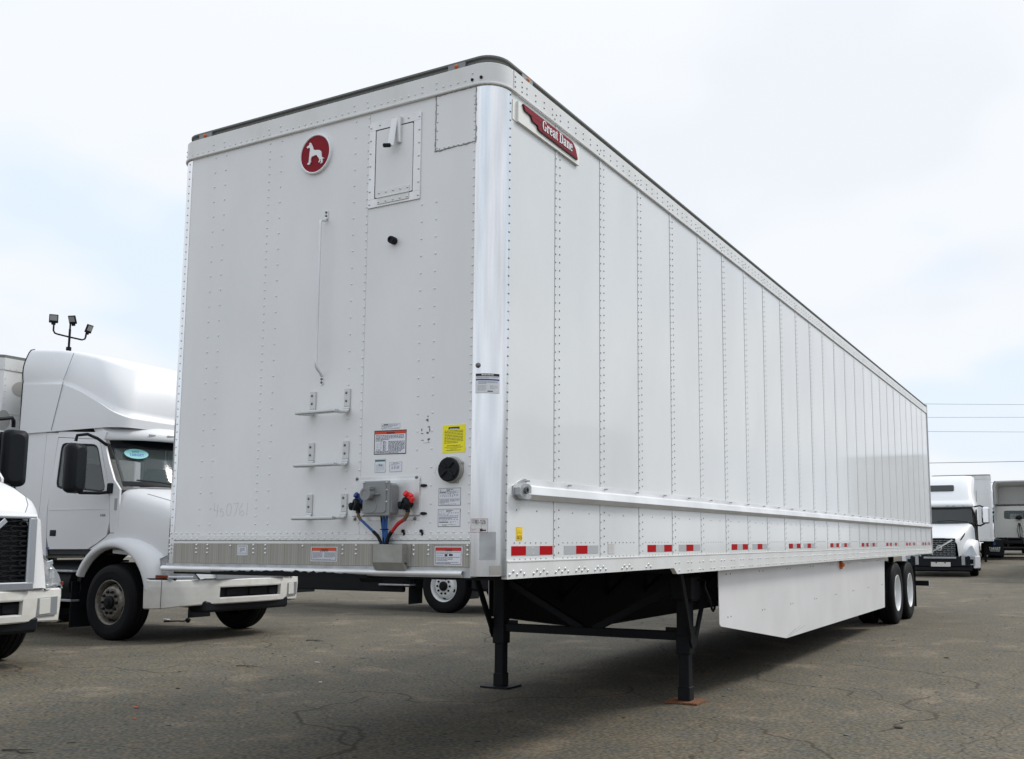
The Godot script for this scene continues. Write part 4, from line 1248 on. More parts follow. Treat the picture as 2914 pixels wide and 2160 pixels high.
func honeycomb(mb: MB, x_at: Callable, w_at: Callable, y0: float, y1: float, rows: int, cw: float, r := .0045):
	var h := (y1 - y0) / rows
	for q in rows + 1:
		for c in range(-7, 8):
			var cz := (c + (.5 if q % 2 else 0.0)) * cw
			var cy := y0 + q * h
			var pts := [Vector2(cz - cw * .33, cy + h * .42), Vector2(cz + cw * .33, cy + h * .42), Vector2(cz + cw * .5 - cw * .0, cy), Vector2(cz + cw * .33, cy - h * .42), Vector2(cz - cw * .33, cy - h * .42)]
			for e in 4:
				var a: Vector2 = pts[e]
				var b: Vector2 = pts[e + 1]
				if a.y < y0 or b.y < y0 or a.y > y1 or b.y > y1: continue
				var wa: float = w_at.call(a.y)
				var wb: float = w_at.call(b.y)
				if (absf(a.x) > wa and absf(b.x) > wb): continue
				a.x = clampf(a.x, -wa, wa); b.x = clampf(b.x, -wb, wb)
				if a.distance_to(b) < .01: continue
				mb.bar(Vector3(x_at.call(a.y), a.y, a.x), Vector3(x_at.call(b.y), b.y, b.x), r * 2, r * 2.6, Vector3.RIGHT)

func day_cab(label: String, at: Vector3, turn: float) -> Node3D:
	var t := thing("day_cab_truck", label, "truck", at, turn, "white day cab trucks in the yard")
	var WH: Material = M.truck_white
	# cab sides, doors, windows
	for s in [1.0, -1.0]:
		var door := holder("door", t)
		var out_s := [[Vector2(-1.345, 2.775), Vector2(-.43, 2.705)], [Vector2(-.43, 2.705), Vector2(-.10, 1.98)], [Vector2(-.10, 1.98), Vector2(-.045, 1.42), Vector2(-.14, 1.355), Vector2(-.46, 1.20), Vector2(-1.385, 1.195), Vector2(-1.415, 1.78)], [Vector2(-1.415, 1.78), Vector2(-1.345, 2.775)]]
		var win := [Vector2(-1.265, 2.70), Vector2(-.455, 2.64), Vector2(-.165, 1.97), Vector2(-1.275, 2.045)]
		var lp := loops(out_s, rounded(win, .10), 12)
		var mb := MB.new()
		skin(mb, lp[0], lp[1], s)
		mb.bar(Vector3(-1.40, 1.745, s * 1.2005), Vector3(-.07, 1.745, s * 1.2005), .006, .012, Vector3.UP)
		part("door_panel", mb, WH, door)
		var lo := []
		for p in lp[1]: lo.append(p)
		var wi := []
		var cen := Vector2(-.79, 2.33)
		for p in lo: wi.append(p + (cen - p).normalized() * .035)
		mb = MB.new()
		var rows := []
		for q in [[lo, .006], [wi, .012]]:
			var r := []
			for p in q[0]: r.append(Vector3(p.x, p.y, s * (lean(p.y) - q[1])))
			rows.append(r)
		mb.loft(rows, 2, true)
		part("window_seal", mb, M.black_plastic, door)
		mb = MB.new()
		for k in wi.size():
			var a: Vector2 = wi[k]
			var b: Vector2 = wi[(k + 1) % wi.size()]
			mb.tri(Vector3(cen.x, cen.y, s * (lean(cen.y) - .014)), Vector3(a.x, a.y, s * (lean(a.y) - .014)), Vector3(b.x, b.y, s * (lean(b.y) - .014)))
		part("window_pane", mb, M.cab_glass, door)
		mb = MB.new()
		mb.box(Vector3(-1.26, 1.42, s * 1.201), Vector3(.135, .085, .012), .01)
		mb.box(Vector3(-1.25, 1.42, s * 1.208), Vector3(.10, .03, .014), .004)
		part("handle", mb, M.black_plastic, door)
		words("lettering", "VNR", M.sans_bold, .045, .003, M.badge_grey, door, Transform3D(Basis(Vector3.UP, 0.0 if s > 0 else PI), Vector3(-.20, 1.655, s * 1.201)), 1.25)
		mb = MB.new()
		mb.box(Vector3(-1.36, 1.213, s * 1.2005), Vector3(.075, .02, .002))
		part("blue_tag", mb, M.ink_blue, door)
		# shell pieces round the door
		mb = MB.new()
		side_poly(mb, [-1.63, 1.10, -1.63, 2.86, -1.36, 2.84, -1.356, 2.78, -1.427, 1.78, -1.397, 1.19, -1.385, 1.10], s)
		side_poly(mb, [-1.355, 2.785, -1.36, 2.86, -.30, 2.80, -.33, 2.70, -.425, 2.712], s)
		part("cab_side", mb, WH, t)
		mb = MB.new()
		side_poly(mb, [-.418, 2.708, -.335, 2.70, -.16, 2.36, -.02, 2.13, .07, 2.05, .12, 2.0, .13, 1.42, -.033, 1.42, -.09, 1.98], s)
		side_poly(mb, [-.033, 1.412, .13, 1.412, .16, 1.25, -.12, 1.20, -.44, 1.195, -.13, 1.345], s)
		part("pillar", mb, WH, t)
		mb = MB.new()
		mb.box(Vector3(.055, 1.80, s * 1.2005), Vector3(.055, .16, .004), .001)
		part("cowl_vent", mb, M.light_face, t)
		mb = MB.new()
		side_poly(mb, [-1.64, 1.08, -1.64, 2.925, -2.25, 2.925, -2.25, 1.08], s, .035)
		part("side_extender", mb, WH, t)
		# fender round the wheel
		mb = MB.new()
		rows = []
		var ins := []
		for k in 29:
			var th := deg_to_rad(lerpf(153, 14, k / 28.0))
			var tw := deg_to_rad(lerpf(185, -4, k / 28.0))
			var c := cos(th)
			var grow: float = .17 * pow(maxf(c, 0.0), 1.6) * clampf(sin(th) * 2.2 + .45, 0.0, 1.0)
			var flat: float = .02 * maxf(-c, 0.0)
			var up: float = 1.0 + .02 * sin(th)
			var pr := [[.700, 1.13], [.712, 1.195], [.73, 1.212], [.765, 1.208], [.80 + grow * .3, 1.195 - .02 * maxf(c, 0)], [.83 + grow * .75, 1.15 - .06 * maxf(c, 0)], [.845 + grow * .95, 1.05 - .05 * maxf(c, 0)], [.86 + grow, .90], [.86 + grow, .70]]
			var r := []
			for p in pr:
				var rad: float = p[0] * up - flat * (p[0] - .70) * 4.0
				r.append(Vector3(c * rad, .5 + sin(th) * rad, s * p[1]))
			rows.append(r)
			ins.append([Vector3(cos(tw) * .698, .5 + sin(tw) * .698, s * 1.128), Vector3(cos(tw) * .698, .5 + sin(tw) * .698, s * .70)])
		mb.loft(rows, 1)
		part("fender", mb, WH, t)
		mb = MB.new()
		mb.loft(ins, 1)
		part("wheel_well", mb, M.black_plastic, t)
		mb = MB.new()
		mb.box(Vector3(.96, .855, s * 1.155), Vector3(.19, .038, .02), .004, Basis(Vector3.UP, s * .16))
		part("side_lamp", mb, M.dark_amber, t)
		# headlight
		var hl := holder("headlight", t)
		var q := [Vector3(.95, 1.176, s * .955), Vector3(.85, 1.082, s * 1.115), Vector3(.95, .946, s * 1.162), Vector3(1.07, .803, s * 1.135), Vector3(1.27, .80, s * .815), Vector3(1.12, 1.0, s * .888)]
		mb = MB.new()
		var ctr := Vector3.ZERO
		for p in q: ctr += p / 6.0
		ctr += Vector3(.035, 0, s * .035)
		for k in 6: mb.tri(ctr, q[k], q[(k + 1) % 6], 3)
		part("lens", mb, M.lamp_lens, hl)
		mb = MB.new()
		var inq := []
		for p in q: inq.append(p.lerp(ctr, .10) - Vector3(.035, 0, s * .03))
		for k in 6:
			mb.tri(ctr - Vector3(.10, 0, s * .08), inq[k], inq[(k + 1) % 6])
			mb.quad(q[k], q[(k + 1) % 6], inq[(k + 1) % 6], inq[k])
		part("reflector_bowl", mb, M.lamp_shadow, hl)
		mb = MB.new()
		mb.box(Vector3(1.05, .965, s * 1.01), Vector3(.03, .12, .13), .012, Basis(Vector3.UP, -s * .75))
		mb.bar(Vector3(1.00, .845, s * 1.11), Vector3(1.20, .845, s * .86), .03, .03, Vector3.UP, .008)
		mb.bar(Vector3(.98, 1.08, s * 1.06), Vector3(1.01, 1.06, s * .97), .02, .05, Vector3.UP, .006)
		part("lamp_unit", mb, M.lamp_reflector, hl)
		# mirror
		var mi := holder("mirror", t)
		mb = MB.new()
		var mrows := []
		for e in [[-.10, .05], [-.085, .02], [-.03, .0], [.03, .004], [.075, .022], [.098, .06]]:
			var mr := []
			for p in rrect(-.138 + e[1], -.34 + e[1], .138 - e[1], .34 - e[1], .07): mr.append(Vector3(-.49, 2.29, s * 1.46) + Basis(Vector3.UP, s * .25) * Vector3(e[0], p.y, p.x))
			mrows.append(mr)
		mb.loft(mrows, 1, true); mb.cap(mrows[0]); mb.cap(mrows[5])
		part("mirror_housing", mb, M.black_plastic, mi)
		mb = MB.new()
		mb.box(Vector3(-.592, 2.32, s * 1.435), Vector3(.01, .58, .24), .004, Basis(Vector3.UP, s * .25))
		part("mirror_glass", mb, M.chrome, mi)
		mb = MB.new()
		mb.tube([Vector3(-.46, 2.64, s * 1.03), Vector3(-.46, 2.72, s * 1.18), Vector3(-.42, 2.76, s * 1.36), Vector3(-.52, 2.74, s * 1.44), Vector3(-.53, 2.66, s * 1.45)], .022, 8)
		part("mirror_arm", mb, M.black_plastic, mi)
		mb = MB.new()
		mb.tube([Vector3(-.25, 1.98, s * 1.08), Vector3(-.30, 1.96, s * 1.22), Vector3(-.45, 1.96, s * 1.40), Vector3(-.52, 2.02, s * 1.44)], .022, 8)
		mb.box(Vector3(-.235, 2.03, s * 1.105), Vector3(.09, .14, .05), .012)
		part("mirror_arm", mb, M.black_plastic, mi)
		# bits below the door
		mb = MB.new()
		mb.cyl(Vector3(-2.05, .72, s * .92), Vector3(-.86, .72, s * .92), .27, 24)
		part("fuel_tank", mb, M.black_steel, t)
		mb = MB.new()
		mb.box(Vector3(-1.15, .90, s * 1.10), Vector3(.75, .03, .22), .006)
		part("step_tread", mb, M.galvanized, t)
		mb = MB.new()
		mb.box(Vector3(-1.15, .50, s * 1.10), Vector3(.75, .03, .22), .006)
		part("step_tread", mb, M.galvanized, t)
		mb = MB.new()
		mb.box(Vector3(-1.15, .70, s * 1.06), Vector3(.72, .36, .02))
		part("step_backing", mb, M.bolt_steel, t)
		mb = MB.new()
		mb.box(Vector3(-.80, .45, s * .98), Vector3(.02, .62, .42), .005)
		part("mud_guard", mb, M.black_plastic, t)
	# roof, rear wall, inside
	var mb := MB.new()
	var rows := []
	for x in [-1.63, -1.2, -.7, -.30]:
		var yt: float = 2.84 - .03 * (x + 1.63)
		rows.append([Vector3(x, yt - .05, -1.09), Vector3(x, yt, -1.04), Vector3(x, yt + .06, 0), Vector3(x, yt, 1.04), Vector3(x, yt - .05, 1.09)])
	mb.loft(rows, 1)
	part("roof_panel", mb, WH, t)
	var RW := Transform3D(Basis(Vector3(0, 0, -1), Vector3.UP, Vector3(1, 0, 0)), Vector3(-1.63, 0, 0))
	mb = MB.new()
	var lp2 := loops([[Vector2(-1.17, 1.10), Vector2(1.17, 1.10)], [Vector2(1.17, 1.10), Vector2(1.09, 2.80)], [Vector2(1.09, 2.80), Vector2(-1.09, 2.80)], [Vector2(-1.09, 2.80), Vector2(-1.17, 1.10)]], rounded([Vector2(-.66, 2.10), Vector2(.66, 2.10), Vector2(.66, 2.56), Vector2(-.66, 2.56)], .08), 8)
	rows = []
	for l in lp2:
		var r := []
		for p in l: r.append(RW * Vector3(p.x, p.y, 0))
		rows.append(r)
	mb.loft(rows, 2, true)
	for y in [1.30, 1.45, 1.60, 1.75, 1.90]: mb.box(Vector3(-1.632, y, 0), Vector3(.012, .02, 1.3), .004)
	part("rear_wall", mb, M.dull_white, t)
	mb = MB.new()
	mb.box(Vector3(-1.622, 2.33, 0), Vector3(.006, .48, 1.36))
	part("rear_window", mb, M.cab_glass, t)
	mb = MB.new()
	mb.box(Vector3(-.85, 1.50, 0), Vector3(1.5, .75, 2.3)); mb.box(Vector3(-.10, 1.90, 0), Vector3(.35, .20, 2.2), .04)
	for z in [-.62, .62]: mb.box(Vector3(-1.25, 2.1, z), Vector3(.16, .66, .5), .06)
	mb.tube([Vector3(-.30, 1.9, -.58), Vector3(-.50, 2.08, -.58)], .03, 8)
	mb.lathe([Vector2(.20, -.015), Vector2(.225, 0), Vector2(.20, .015), Vector2(.18, 0), Vector2(.20, -.015)], 24, facing(Vector3(-.75, .65, 0).normalized(), Vector3(-.50, 2.09, -.58)))
	part("interior", mb, M.interior, t)
	# windscreen
	mb = MB.new()
	rows = []
	var band := []
	var seal := []
	for k in 17:
		var u := -1.0 + k / 8.0
		var c := 1.0 - u * u
		var lo := Vector3(.06 + .215 * c, 2.065 + .01 * c, u * 1.115)
		var hi := Vector3(-.335 + .15 * c, 2.71 + .03 * c, u * 1.07)
		var edge := .035 * pow(absf(u), 8.0)
		rows.append([lo.lerp(hi, .03 + edge), lo.lerp(hi, .35), lo.lerp(hi, .7), lo.lerp(hi, .98)])
		band.append([lo.lerp(hi, .80) + Vector3(.004, .002, 0), lo.lerp(hi, .99) + Vector3(.004, .002, 0)])
		seal.append([lo + Vector3(.012, -.02, 0), lo.lerp(hi, .075) + Vector3(.006, .003, 0)])
	mb.loft(rows, 1)
	part("windscreen", mb, M.cab_glass, t)
	mb = MB.new()
	mb.loft(band, 1)
	part("shade_band", mb, M.shade_band, t)
	mb = MB.new()
	mb.loft(seal, 1)
	for s in [0, 16]:
		var e: float = -1.0 if s == 0 else 1.0
		var a: Vector3 = seal[s][0]
		var b := Vector3(-.335, 2.715, e * 1.07)
		mb.bar(a + Vector3(.0, 0, -e * .03), b + Vector3(.0, 0, -e * .03), .045, .012, Vector3(1, .6, 0))
	part("windscreen_seal", mb, M.black_plastic, t)
	mb = MB.new()
	for z in [[.30, .95], [-.70, -.05]]:
		mb.tube([Vector3(.285, 2.085, z[0]), Vector3(.25, 2.12, (z[0] + z[1]) / 2), Vector3(.155 if z[1] > .5 else .30, 2.135, z[1])], .011, 6)
	part("wipers", mb, M.black_plastic, t)
	# visor over the windscreen
	mb = MB.new()
	rows = []
	for k in 17:
		var u := -1.0 + k / 8.0
		var c := 1.0 - u * u
		var x := -.15 + .20 * c - .22 * pow(absf(u), 6.0)
		var z := u * 1.14
		rows.append([Vector3(x - .12, 2.70 + .03 * c, z * .97), Vector3(x + .03, 2.69 + .03 * c, z), Vector3(x + .055, 2.72 + .03 * c, z), Vector3(x + .03, 2.80 + .03 * c, z), Vector3(x - .05, 2.875 + .03 * c, z * .985), Vector3(x - .30, 2.91 + .03 * c, z * .97)])
	mb.loft(rows, 1)
	for e in [0, 16]: mb.cap(rows[e])
	part("visor", mb, WH, t)
	for z in [-.62, -.32, 0.0, .32, .62]:
		mb = MB.new()
		mb.box(Vector3(-.107 + .20 * (1.0 - pow(z / 1.14, 2)), 2.765 + .03 * (1.0 - pow(z / 1.14, 2)), z), Vector3(.012, .028, .12), .004)
		part("roof_marker", mb, M.light_face, t)
	# roof fairing: a lower skirt with a ledge, and the tall lobe that stands on it
	var prof_y: Callable = func(pts: Array, x: float) -> float:
		for i in pts.size() - 1:
			if x <= pts[i + 1].x: return lerpf(pts[i].y, pts[i + 1].y, clampf((x - pts[i].x) / (pts[i + 1].x - pts[i].x), 0, 1))
		return pts[pts.size() - 1].y
	var crease_y := [Vector2(-2.25, 3.62), Vector2(-1.35, 3.56), Vector2(-.95, 3.40), Vector2(-.6, 3.23), Vector2(-.3, 3.08), Vector2(-.1, 2.99), Vector2(.1, 2.96)]
	var top_y := [Vector2(-2.25, 4.15), Vector2(-1.5, 4.08), Vector2(-.95, 3.97), Vector2(-.6, 3.86), Vector2(-.3, 3.745), Vector2(0, 3.6)]
	var ring: Callable = func(w: float, front: float, bow: float, rad: float, wide: float) -> Array:     # half plan from the rear side to the middle of the front
		var o := []
		for k in 9: o.append(Vector2(lerpf(-2.25, front - rad, k / 8.0), w - wide * pow(k / 8.0, 2.0)))
		var ww := w - wide
		for k in range(1, 8):
			var an := PI / 2 * k / 8.0
			o.append(Vector2(front - rad + sin(an) * rad, ww - rad * .8 + cos(an) * rad * .8))
		for k in 5: o.append(Vector2(front + bow * (k / 4.0), (ww - rad * .8) * (1.0 - k / 4.0)))
		return o
	var base_o: Array = ring.call(1.17, -.06, .05, .34, .02)
	var base_i: Array = ring.call(1.165, -.16, .05, .38, .085)
	var lobe_t: Array = ring.call(1.10, -.36, .08, .55, .16)
	var cols_f := []
	for k in base_o.size():
		var c := []
		var bo: Vector2 = base_o[k]
		var bi: Vector2 = base_i[k]
		var lt: Vector2 = lobe_t[k]
		var yc: float = prof_y.call(crease_y, bi.x)
		var yt: float = prof_y.call(top_y, lt.x)
		c.append(Vector3(bo.x, 2.87, bo.y)); c.append(Vector3(bo.x, lerpf(2.87, yc, .6), bo.y)); c.append(Vector3(bo.x, yc - .02, bo.y)); c.append(Vector3(lerpf(bo.x, bi.x, .15), yc - .004, lerpf(bo.y, bi.y, .15)))
		c.append(Vector3(lerpf(bo.x, bi.x, .8), yc + .012, lerpf(bo.y, bi.y, .8)))
		for q in 8:
			var tt := q / 7.0
			var bulge := .035 * sin(PI * tt)
			var sh := tt * tt * .55 + tt * .45
			var p := bi.lerp(lt, sh)
			var d := Vector2(bi.x - lt.x, bi.y - lt.y).normalized() if bi.distance_to(lt) > .01 else Vector2(0, 1)
			c.append(Vector3(p.x + d.x * bulge, lerpf(yc + .02, yt - .05, tt), p.y + d.y * bulge))
		c.append(Vector3(lerpf(lt.x, -1.7, .02), yt - .012, lt.y * .975)); c.append(Vector3(lerpf(lt.x, -1.7, .06), yt + .008, lt.y * .92)); c.append(Vector3(lerpf(lt.x, -1.7, .3), yt + .03, lt.y * .6)); c.append(Vector3(lerpf(lt.x, -1.7, .4), yt + .04, 0))
		cols_f.append(c)
	for k in range(cols_f.size() - 2, -1, -1):
		var c := []
		for p in cols_f[k]: c.append(Vector3(p.x, p.y, -p.z))
		cols_f.append(c)
	mb = MB.new()
	var low_f := []
	var up_f := []
	for c in cols_f:
		low_f.append(c.slice(0, 3)); up_f.append(c.slice(4))
	mb.loft(low_f, 1)
	for i in cols_f.size() - 1:
		for k in [2, 3]: mb.quad(cols_f[i][k], cols_f[i][k + 1], cols_f[i + 1][k + 1], cols_f[i + 1][k], 6)
	mb.loft(up_f, 7)
	part("roof_fairing", mb, WH, t)
	rows = [[]]
	for p in cols_f[0]: rows[0].append(p)
	for k in range(cols_f[0].size() - 2, -1, -1):
		var p: Vector3 = cols_f[0][k]
		rows[0].append(Vector3(p.x, p.y, -p.z))
	mb = MB.new()
	var back: Array = rows[0]
	var inr := []
	var deep := []
	for p in back: inr.append(Vector3(-2.25, 2.95 + (p.y - 2.95) * .90 + .03, p.z * .88)); deep.append(Vector3(-1.55, 2.97 + (p.y - 2.95) * .72, p.z * .78))
	mb.loft([back, inr, deep], 2); mb.cap(deep)
	part("fairing_hollow", mb, M.hollow_grey, t)
	for s in [-1.0, 1.0]:
		mb = MB.new()
		var edge := [Vector3(-2.262, 1.09, s * 1.185), Vector3(-2.262, 2.0, s * 1.185), Vector3(-2.262, 2.90, s * 1.15)]
		for k in range(1, cols_f[0].size() - 2): edge.append(Vector3(-2.262, cols_f[0][k].y, s * (cols_f[0][k].z - .004)))
		mb.tube(edge, .014, 6)
		part("extender_seal", mb, M.black_plastic, t)
	mb = MB.new()
	for s in [-1.0, 1.0]: mb.bar(Vector3(-1.30, 3.58, s * 1.172), Vector3(-1.505, 2.89, s * 1.172), .006, .010, Vector3.FORWARD * s); mb.bar(Vector3(-1.30, 3.60, s * 1.172), Vector3(-1.20, 4.0, s * 1.10), .006, .010, Vector3.FORWARD * s)
	part("fairing_seam", mb, M.silver_trim, t)
	# the cab is narrower than the fenders
	for n in t.get_children():
		var nm := String(n.name).rstrip("0123456789")
		if nm in ["door", "cab_side", "pillar", "cowl_vent", "side_extender", "roof_panel", "rear_wall", "rear_window", "interior", "windscreen", "shade_band", "windscreen_seal", "wipers", "visor", "roof_marker", "roof_fairing", "fairing_hollow", "fairing_seam", "extender_seal"]:
			n.transform = Transform3D(Basis.from_scale(Vector3(1, 1.012, .91)), Vector3(-.17, -.012, 0))
	# hood
	mb = MB.new()
	rows = []
	for q in [[1.255, .60, 1.575, 1.30], [1.235, .66, 1.61, 1.25], [1.10, .77, 1.71, 1.15], [.90, .865, 1.805, 1.10], [.6, .925, 1.90, 1.10], [.25, .98, 1.985, 1.12], [-.10, 1.03, 2.055, 1.15]]:
		var half := [Vector3(q[0], q[3], q[1] + .075), Vector3(q[0], lerpf(q[3], q[2] - .3, .5), q[1] + .07), Vector3(q[0], q[2] - .27, q[1] + .05), Vector3(q[0], q[2] - .16, q[1] + .02), Vector3(q[0], q[2] - .085, q[1] - .03), Vector3(q[0], q[2] - .035, q[1] - .10), Vector3(q[0], q[2] - .002, q[1] - .22), Vector3(q[0], q[2] + .03, q[1] * .3)]
		var row := []
		for p in half: row.append(p)
		row.append(Vector3(q[0], q[2] + .04, 0))
		for k in range(half.size() - 1, -1, -1): row.append(Vector3(half[k].x, half[k].y, -half[k].z))
		rows.append(row)
	mb.loft(rows, 1)
	part("hood", mb, WH, t)
	for s in [0, 1]:
		mb = MB.new()
		var seam := []
		for r in rows:
			var p: Vector3 = r[5] if s == 0 else r[r.size() - 6]
			if p.x > 0.0: seam.append(p + Vector3(0, .0015, 0))
		mb.tube(seam, .0035, 5)
		part("hood_seam", mb, M.bolt_steel, t)
	# nose: fillers between grille and headlights
	mb = MB.new()
	for s in [-1.0, 1.0]:
		var cols := []
		for q in [[1.25, 1.57, .60, 1.27, 1.35, .60, 1.30, 1.1, .60, 1.335, .825, .58], [1.24, 1.56, .68, 1.262, 1.34, .68, 1.295, 1.08, .67, 1.335, .825, .65], [1.16, 1.52, .78, 1.21, 1.31, .765, 1.26, 1.06, .735, 1.32, .825, .70], [1.02, 1.45, .87, 1.10, 1.26, .85, 1.20, 1.03, .80, 1.30, .825, .755], [.80, 1.36, .945, .92, 1.19, .945, 1.12, 1.0, .885, 1.275, .815, .81]]:
			var c := []
			for k in 4: c.append(Vector3(q[k * 3], q[k * 3 + 1], s * q[k * 3 + 2]))
			cols.append(c)
		mb.loft(cols, 1)
	mb.loft([[Vector3(1.25, 1.575, -.68), Vector3(1.27, 1.535, -.66)], [Vector3(1.262, 1.605, -.4), Vector3(1.285, 1.55, -.4)], [Vector3(1.27, 1.612, 0), Vector3(1.29, 1.56, 0)], [Vector3(1.262, 1.605, .4), Vector3(1.285, 1.55, .4)], [Vector3(1.25, 1.575, .68), Vector3(1.27, 1.535, .66)]], 2)
	part("nose", mb, WH, t)
	var XG: Callable = func(y: float) -> float: return 1.285 + (1.53 - y) * .09
	var WG: Callable = func(y: float) -> float: return lerpf(.535, .575, (y - .88) / .65)
	mb = MB.new()
	mb.loft([[Vector3(1.22, 1.54, -.62), Vector3(1.28, .86, -.59)], [Vector3(1.22, 1.54, .62), Vector3(1.28, .86, .59)]], 1)
	part("grille_back", mb, M.black_plastic, t)
	mb = MB.new()
	honeycomb(mb, XG, WG, .885, 1.525, 13, .19)
	part("grille_mesh", mb, M.black_trim, t)
	mb = MB.new()
	for e in [[[1.535, -.615], [.87, -.585]], [[1.535, .615], [.87, .585]]]:
		mb.bar(Vector3(XG.call(e[0][0]) + .005, e[0][0], e[0][1]), Vector3(XG.call(e[1][0]) + .005, e[1][0], e[1][1]), .085, .04, Vector3.RIGHT, .012)
	mb.bar(Vector3(XG.call(.85) + .006, .85, -.62), Vector3(XG.call(.85) + .006, .85, .62), .085, .04, Vector3.RIGHT, .012)
	mb.bar(Vector3(XG.call(1.54) + .004, 1.54, -.65), Vector3(XG.call(1.54) + .004, 1.54, .65), .03, .03, Vector3.RIGHT, .008)
	part("grille_surround", mb, M.silver_trim, t)
	mb = MB.new()
	mb.bar(Vector3(XG.call(.90) + .02, .90, .33), Vector3(XG.call(1.51) + .02, 1.51, -.33), .05, .012, Vector3.RIGHT, .003)
	mb.lathe([Vector2(.055, -.01), Vector2(.055, .02), Vector2(.085, .02), Vector2(.085, -.01)], 32, facing(Vector3.RIGHT, Vector3(XG.call(1.205) + .025, 1.205, 0)), true)
	mb.box(Vector3(XG.call(1.205) + .035, 1.205, 0), Vector3(.012, .03, .16), .003)
	part("grille_emblem", mb, M.chrome, t)
	# bumper
	var bp := [Vector2(.69, 1.205), Vector2(.85, 1.195), Vector2(1.02, 1.15), Vector2(1.17, 1.04), Vector2(1.23, .86), Vector2(1.305, .66), Vector2(1.34, .54), Vector2(1.375, .3), Vector2(1.38, 0)]
	var plan := []
	for p in bp: plan.append(p)
	for k in range(bp.size() - 2, -1, -1): plan.append(Vector2(bp[k].x, -bp[k].y))
	mb = MB.new()
	var full := []
	var top := []
	var bot := []
	for i in plan.size():
		var p: Vector2 = plan[i]
		var nrm := Vector2(.45, p.y).normalized() if absf(p.y) > .55 else Vector2(1, 0)
		var yb: float = .435 + .05 * smoothstep(.9, 1.35, p.x)
		var S: Callable = func(off: float, y: float) -> Vector3: return Vector3(p.x + nrm.x * off, y, p.y + nrm.y * off)
		if absf(p.y) > .53: full.append([S.call(-.07, .812), S.call(-.014, .812), S.call(.0, .798), S.call(.004, .72), S.call(-.004, .56), S.call(-.012, yb + .014), S.call(-.03, yb), S.call(-.08, yb)])
		if absf(p.y) < .55:
			top.append([S.call(-.07, .812), S.call(-.014, .812), S.call(.0, .798), S.call(.003, .72), S.call(-.002, .705), S.call(-.06, .70)])
			bot.append([S.call(-.06, .57), S.call(-.006, .565), S.call(-.004, .555), S.call(-.012, yb + .014), S.call(-.03, yb), S.call(-.08, yb)])
	var half_n := full.size() / 2
	for set_ in [full.slice(0, half_n), full.slice(half_n), top, bot]:
		for k in set_[0].size() - 1:
			var strip := []
			for r in set_: strip.append([r[k], r[k + 1]])
			mb.loft(strip, 30 + k)
	for e in [full[half_n - 1], full[half_n]]:
		mb.quad(e[2] + Vector3(0, -.09, 0), e[2] + Vector3(-.06, -.09, 0), Vector3(e[2].x - .06, .565, e[2].z), Vector3(e[2].x, .565, e[2].z))
	part("bumper", mb, M.bumper_white, t)
	mb = MB.new()
	mb.box(Vector3(1.25, .635, 0), Vector3(.04, .16, 1.24)); mb.box(Vector3(1.15, .46, 0), Vector3(.30, .16, 1.5), .03)
	for z in [-.45, -.1, .3]: mb.box(Vector3(1.28, .63, z), Vector3(.03, .10, .16), .01)
	for z in [-1.0, 1.0]: mb.bar(Vector3(.70, .818, z * 1.19), Vector3(1.12, .818, z * 1.06), .03, .03, Vector3.UP)
	part("lower_air_intake", mb, M.black_plastic, t)
	mb = MB.new()
	for s in [-1.0, 1.0]: mb.bar(Vector3(.98, .815, s * 1.168), Vector3(.98, .44, s * 1.168), .004, .006, Vector3(0, 0, s))
	part("bumper_seam", mb, M.bolt_steel, t)
	for s in [-1.0]:
		var fl := holder("fog_lamp", t)
		mb = MB.new()
		mb.bar(Vector3(1.283, .63, s * .73), Vector3(1.192, .635, s * 1.0), .19, .012, Vector3(1, 0, s * .5).normalized(), .003)
		part("lamp_panel", mb, M.silver_trim, fl)
		mb = MB.new()
		mb.bar(Vector3(1.286, .635, s * .745), Vector3(1.236, .64, s * .895), .16, .016, Vector3(1, 0, s * .5).normalized(), .003)
		part("lamp_cover", mb, M.dull_white, fl)
	# chassis and wheels
	mb = MB.new()
	for s in [-1.0, 1.0]: mb.box(Vector3(-1.9, .86, s * .43), Vector3(5.6, .26, .09), .01)
	for x in [-5.0, -4.0, -2.6, -1.0, .6]: mb.box(Vector3(x, .85, 0), Vector3(.12, .16, .84))
	mb.cyl(Vector3(0, .5, -.95), Vector3(0, .5, .95), .07, 10)
	for x in [-3.55, -4.87]: mb.cyl(Vector3(x, .5, -.9), Vector3(x, .5, .9), .09, 12)
	mb.box(Vector3(.35, .62, 0), Vector3(1.1, .45, .7), .08)
	part("chassis", mb, M.black_steel, t)
	mb = MB.new()
	mb.box(Vector3(-4.1, 1.04, 0), Vector3(.9, .07, .9), .03); mb.box(Vector3(-2.2, 1.01, 0), Vector3(.9, .03, .8))
	part("fifth_wheel", mb, M.black_steel, t)
	for s in [1.0, -1.0]:
		wheel(t, Vector3(0, .5, s * 1.05), s, "front", false, "wheel_grey")
		for x in [-3.55, -4.87]: wheel(t, Vector3(x, .5, s * 1.06), s, "deep", true)
		mb = MB.new()
		mb.box(Vector3(-5.46, .50, s * .92), Vector3(.012, .66, .62), .003)
		part("rear_mud_flap", mb, M.black_plastic, t)
		mb = MB.new()
		mb.box(Vector3(-5.45, .90, s * .80), Vector3(.03, .09, .36), .01)
		part("tail_lamp", mb, M.tail_red, t)
	mb = MB.new()
	mb.tube([Vector3(-1.75, 1.0, .15), Vector3(-1.75, 2.05, .15), Vector3(-1.95, 2.15, .15)], .03, 8)
	mb.lathe([Vector2(0, .12), Vector2(.12, .08), Vector2(.17, 0), Vector2(.16, -.10), Vector2(0, -.12)], 14, Transform3D(Basis(), Vector3(-1.95, 2.2, .15)))
